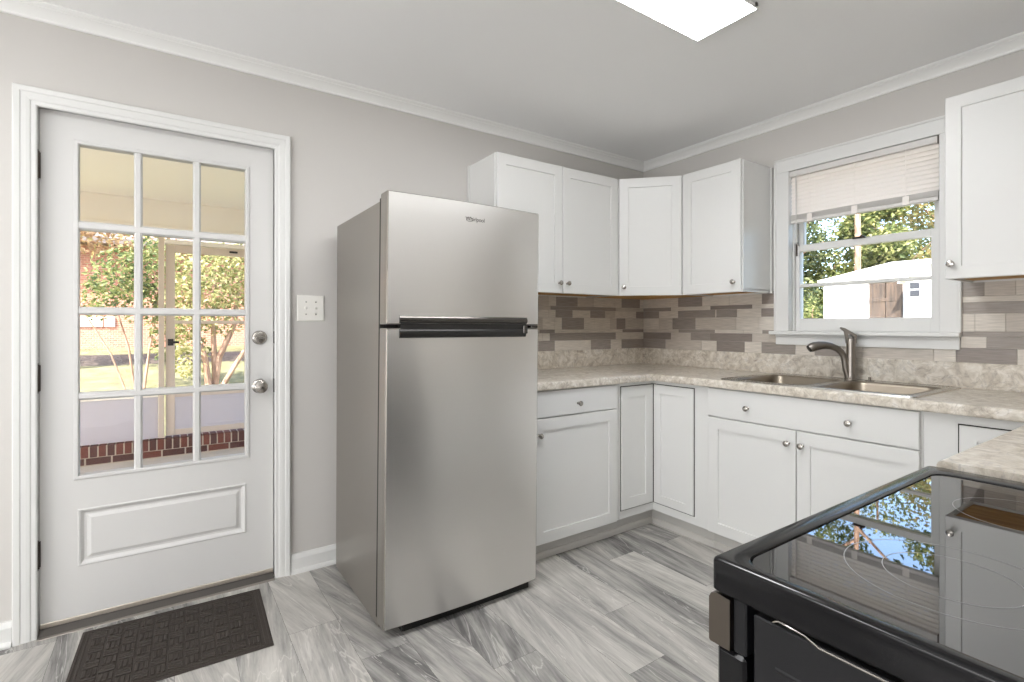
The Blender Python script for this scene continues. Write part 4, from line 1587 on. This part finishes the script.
# yard: gently rising lawn
bm = B()
NX, NY = 60, 60
grid = []
for i in range(NX + 1):
    x = -60 + 72 * i / NX
    row = []
    for j in range(NY + 1):
        y = -30 + 80 * j / NY
        z = -0.35
        if x < -5:
            z += min(1.0, (-5 - x) / 9.0) * 0.95
        row.append(bm.verts.new((x, y, z)))
    grid.append(row)
for i in range(NX):
    for j in range(NY):
        bm.faces.new((grid[i][j], grid[i + 1][j], grid[i + 1][j + 1], grid[i][j + 1]))
obj('lawn', bm, 'lawn', smooth=True, label='sunlit yellow-green lawn outside the house', cat='lawn', kind='structure')

bm = B()  # low dark strip whose colour stands in for a band of shade
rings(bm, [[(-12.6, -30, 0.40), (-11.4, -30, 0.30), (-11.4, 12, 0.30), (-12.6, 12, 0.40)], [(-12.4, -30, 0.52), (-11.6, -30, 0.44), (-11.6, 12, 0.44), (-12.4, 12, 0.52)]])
obj('lawn_shade_strip', bm, plain('shade_strip_brown', srgb(80, 70, 62), 0.95, mottled=0.3, bump_scale=9), label='dark brown strip across the lawn standing in for a band of shade', cat='shade strip', kind='structure')

# brick house across the yard
hs = empty('brick_house', (-16.5, -3.0, 0.6), 'pale red brick house across the lawn behind the porch', 'house')
bm = B()
box(bm, -22, -14.5, -12, 6, 0.3, 3.4)
obj('wall', bm, 'housebrick', hs)
bm = B()
prism(bm, [(-22.6, 3.3), (-13.9, 3.3), (-13.9, 3.45), (-18.2, 5.4), (-22.6, 3.45)], 'y', -12.6, 6.6)
obj('roof', bm, 'roofdark', hs)
for (y0, y1, z0, z1) in ((-4.92, -4.40, 1.16, 1.42), (-4.36, -4.14, 1.16, 1.42), (1.5, 2.4, 1.2, 2.3)):
    bm = B()
    box(bm, -14.52, -14.46, y0, y1, z0, z1, 0.01)
    wf = obj('window', bm, 'siding', hs)
    bm = B()
    box(bm, -14.46, -14.45, y0 + 0.04, y1 - 0.04, z0 + 0.04, z1 - 0.04)
    obj('pane', bm, 'siding', wf)


# ------------------------------------------------------------------ plants
def leaf_blob(bm, c, rad, n, size, rr):
    for _ in range(n):
        while True:
            p = Vector((rr.uniform(-1, 1), rr.uniform(-1, 1), rr.uniform(-1, 1)))
            if 0.25 < p.length < 1:
                break
        p = Vector((c[0] + p.x * rad[0], c[1] + p.y * rad[1], c[2] + p.z * rad[2]))
        d = Vector((rr.gauss(0, 1), rr.gauss(0, 1), rr.gauss(0, 0.7))).normalized()
        e = d.orthogonal().normalized()
        e = (e * math.cos(rr.uniform(0, 6.28)) + d.cross(e) * math.sin(rr.uniform(0, 6.28))).normalized()
        s = size * rr.uniform(0.6, 1.3)
        k = d.cross(e).normalized() * s * 0.12
        f1 = [p, p + d * s * 0.5 + e * s * 0.28 + k, p + d * s, p + d * s * 0.5 - e * s * 0.28 + k]
        bm.faces.new([bm.verts.new(q) for q in f1])


def plant(name, label, cat, base, stems, blobs, leaf, size, rr, group=None):
    t = empty(name, base, label, cat, group)
    bm = B()
    bx, by, bz = base
    for pts, r0, r1 in stems:
        n = len(pts)
        tube(bm, [(bx + p[0], by + p[1], bz + p[2]) for p in pts], [r0 + (r1 - r0) * k / (n - 1) for k in range(n)], 8)
    obj('trunk', bm, 'bark', t, smooth=True)
    bm = B()
    for (x, y, z, rx, ry, rz, n) in blobs:
        leaf_blob(bm, (bx + x, by + y, bz + z), (rx, ry, rz), n, size, rr)
    obj('crown', bm, leaf, t)
    return t


rr = random.Random(21)
# seen through the door
plant('shrub', 'tall green shrub beyond the porch, left of the screen door', 'shrub', (-8.6, -3.45, -0.1),
      [([(0, 0, 0), (0.05, -0.1, 0.9), (0.1, -0.3, 1.7)], 0.022, 0.012), ([(0.1, 0.1, 0), (0.1, 0.2, 0.9), (0.0, 0.35, 1.9)], 0.025, 0.012), ([(0, -0.1, 0), (0, -0.35, 0.8), (0, -0.7, 1.5)], 0.018, 0.010)],
      [(0, -0.2, 2.2, 0.5, 0.50, 0.5, 800), (0, 0.25, 2.35, 0.5, 0.42, 0.6, 900), (0, -0.55, 1.75, 0.4, 0.30, 0.35, 300), (0, 0.45, 1.2, 0.4, 0.26, 0.7, 520), (0, 0.05, 1.7, 0.4, 0.4, 0.4, 380)], 'leaf_green', 0.085, rr)
plant('small_tree', 'multi-stemmed yellow-green small tree beyond the screen door', 'tree', (-8.2, -2.30, -0.1),
      [([(0, 0, 0), (0, 0.10, 0.7), (0, 0.35, 1.3), (0, 0.42, 2.0)], 0.07, 0.03), ([(0.1, -0.05, 0), (0.1, -0.12, 0.7), (0, -0.35, 1.5), (0, -0.4, 2.2)], 0.06, 0.025),
       ([(0, 0.05, 0), (0, 0.02, 0.9), (0, 0.0, 1.8), (0, 0.1, 2.4)], 0.055, 0.02), ([(0, 0.12, 0.1), (0, 0.45, 0.7), (0, 0.75, 1.2), (0, 0.8, 2.0)], 0.05, 0.02)],
      [(0, 0.0, 2.2, 0.7, 0.75, 0.65, 1700), (0, 0.55, 2.5, 0.6, 0.6, 0.7, 1100), (0, -0.45, 1.6, 0.4, 0.35, 0.6, 800), (0, 0.1, 1.5, 0.5, 0.6, 0.4, 700), (0, -0.35, 0.75, 0.3, 0.3, 0.45, 420)], 'leaf_pale', 0.085, rr)
plant('russet_tree', 'russet-leaved tree hanging over the brick house', 'tree', (-10.8, -5.3, 0.2),
      [([(0, 0, 0), (0, 0.1, 1.5), (0, 0.3, 3.2), (0.1, 0.4, 4.6)], 0.10, 0.05), ([(0, 0.05, 1.3), (0, -0.5, 2.4), (0, -1.0, 3.2)], 0.06, 0.02)],
      [(0, 0.2, 3.1, 1.2, 1.4, 0.9, 1800), (0, -1.1, 2.9, 0.9, 0.9, 0.8, 900), (0, 1.6, 3.3, 1.0, 1.2, 0.9, 1200), (0, 0.5, 4.4, 1.4, 1.8, 0.9, 800)], 'leaf_brown', 0.11, rr)

# seen through the window: shed, neighbouring house, trees
sh = empty('garden_shed', (-2.4, 11, -0.35), 'white garden shed with a weathered wooden double door seen through the window', 'shed')
bm = B()
box(bm, -3.22, -1.60, 10.0, 13.0, -0.35, 2.24)
obj('wall', bm, 'siding', sh)
bm = B()
rings(bm, [[(-3.32, 9.9, 2.22), (-1.56, 9.9, 2.22), (-1.56, 13.1, 2.22), (-3.32, 13.1, 2.22)], [(-3.32, 9.9, 2.27), (-1.56, 9.9, 2.27), (-1.56, 13.1, 2.27), (-3.32, 13.1, 2.27)],
           [(-2.35, 11.45, 2.73), (-1.62, 11.45, 2.73), (-1.62, 11.55, 2.73), (-2.35, 11.55, 2.73)]])
obj('roof', bm, 'roof', sh)
bm = B()
box(bm, -2.257, -1.955, 9.95, 10.02, -0.30, 2.165, 0.01)
box(bm, -1.945, -1.642, 9.95, 10.02, -0.30, 2.165, 0.01)
box(bm, -2.257, -1.642, 9.94, 9.95, 1.72, 1.80, 0.003)
obj('door', bm, 'doorwood', sh)
nb = empty('white_house', (0.6, 11, -0.35), 'white sided house with a small window right of the shed', 'house')
bm = B()
box(bm, -1.48, 3.2, 9.6, 14, -0.35, 2.12)
prism(bm, [(-1.48, 2.12), (3.2, 2.12), (0.86, 3.6)], 'y', 9.6, 14)
obj('wall', bm, 'siding', nb)
bm = B()
prism(bm, [(-1.54, 2.06), (-1.54, 2.12), (0.86, 3.72), (0.86, 3.64)], 'y', 9.4, 14.2)
prism(bm, [(3.44, 2.02), (3.44, 2.08), (0.86, 3.72), (0.86, 3.64)], 'y', 9.4, 14.2)
obj('roof', bm, 'roof', nb)
bm = B()
box(bm, -1.40, -1.19, 9.55, 9.62, 1.76, 2.10, 0.01)
wf = obj('window', bm, 'siding', nb)
bm = B()
box(bm, -1.375, -1.215, 9.54, 9.552, 1.79, 1.915)
box(bm, -1.375, -1.215, 9.54, 9.552, 1.945, 2.07)
obj('pane', bm, 'dark_win', wf)

plant('pine_tree', 'tall pine with a bare pinkish trunk behind the shed', 'tree', (-4.2, 14.2, -0.35),
      [([(0, 0, 0), (0.05, 0, 4), (0.0, 0, 8), (-0.1, 0, 13)], 0.10, 0.05), ([(0, 0, 7.0), (0.9, 0, 7.8), (1.8, 0, 8.2)], 0.05, 0.02), ([(0, 0, 7.4), (-0.9, 0, 8.2), (-1.8, 0, 8.9)], 0.05, 0.02)],
      [(0, 0, 10, 2.2, 2.0, 1.6, 700), (1.3, 0, 8.3, 1.0, 1.0, 0.7, 260), (-1.3, 0, 8.8, 1.0, 1.0, 0.8, 260), (0, 0, 12, 1.6, 1.6, 1.5, 500)], 'leaf_dark', 0.24, rr)
kinds = [('evergreen_tree', 'dense dark evergreen tree left of the shed', 'leaf_dark', (-6.3, 14.5), 0.95, 1.5),
         ('autumn_tree', 'golden autumn tree behind the shed roof', 'leaf_gold', (-2.9, 17.5), 1.1, 0.9),
         ('autumn_tree', 'golden autumn tree behind the white house', 'leaf_gold', (1.6, 18.5), 1.15, 0.85),
         ('leafy_tree', 'yellow-green leafy tree between pine and golden tree', 'leaf_green', (-6.4, 21.5), 1.3, 1.0),
         ('leafy_tree', 'yellow-green leafy tree far behind the white house', 'leaf_green', (-1.0, 24.5), 1.5, 0.8),
         ('evergreen_tree', 'dark evergreen tree far behind the golden trees', 'leaf_dark', (-12.0, 22.0), 1.5, 1.1),
         ('leafy_tree', 'low yellow-green leafy tree close behind the shed roof', 'leaf_green', (-4.2, 15.6), 0.62, 2.2),
         ('leafy_tree', 'yellow-green leafy tree rising over the roof of the white house', 'leaf_green', (5.4, 22.0), 1.5, 0.8)]
for name, label, leaf, (x, y), s, dens in kinds:
    blobs = []
    for k in range(16):
        z = s * (1.4 + 7.0 * k / 15)
        w = s * (1.6 if 2 < k < 12 else 1.1)
        blobs.append((rr.uniform(-1.5, 1.5) * s, rr.uniform(-0.9, 0.9) * s, z, w * rr.uniform(0.5, 0.9), w * rr.uniform(0.5, 0.9), w * rr.uniform(0.35, 0.6), int(620 * dens * s)))
    stems = [([(0, 0, 0), (0.1, 0, 2 * s), (0, 0.1, 4 * s), (0.1, 0, 7.2 * s)], 0.10 * s, 0.04)]
    for q in range(5):
        h = rr.uniform(1.6, 4.5) * s
        stems.append(([(0.05, 0, h), (rr.uniform(-1, 1) * s, rr.uniform(-.5, .5) * s, h + 0.9 * s), (rr.uniform(-1.6, 1.6) * s, rr.uniform(-.8, .8) * s, h + 1.7 * s)], 0.05 * s, 0.015))
    plant(name, label, 'tree', (x, y, -0.35), stems, blobs, leaf, 0.17, rr, group='trees behind the shed')
plant('tall_bush', 'broad green bush rising behind the left end of the shed', 'bush', (-5.7, 15.9, -0.35),
      [([(0, 0, 0), (0, 0, 1.5), (0.2, 0, 3.9)], 0.07, 0.02), ([(0, 0, 0.3), (-0.4, 0, 1.6), (-0.6, 0, 2.8)], 0.05, 0.02)],
      [(0, 0, 2.6, 0.9, 0.7, 1.0, 1300), (-0.8, 0.1, 2.3, 0.7, 0.7, 1.0, 800), (0.8, 0.1, 2.2, 0.7, 0.7, 0.8, 800), (0.0, 0, 3.7, 1.0, 0.7, 0.9, 1500), (0.9, 0, 3.3, 0.7, 0.6, 0.8, 800), (-0.9, 0, 3.5, 0.7, 0.6, 0.9, 800)], 'leaf_green', 0.15, rr)
plant('hedge_bush', 'sunlit yellow-green bush at the left end of the shed', 'bush', (-3.75, 10.4, -0.35),
      [([(0, 0, 0), (0, 0, 1.0), (0.1, 0, 2.0)], 0.04, 0.01)],
      [(0, 0, 1.6, 0.36, 0.4, 0.75, 420), (-0.5, 0.2, 1.4, 0.45, 0.4, 0.9, 380)], 'leaf_green', 0.10, rr)
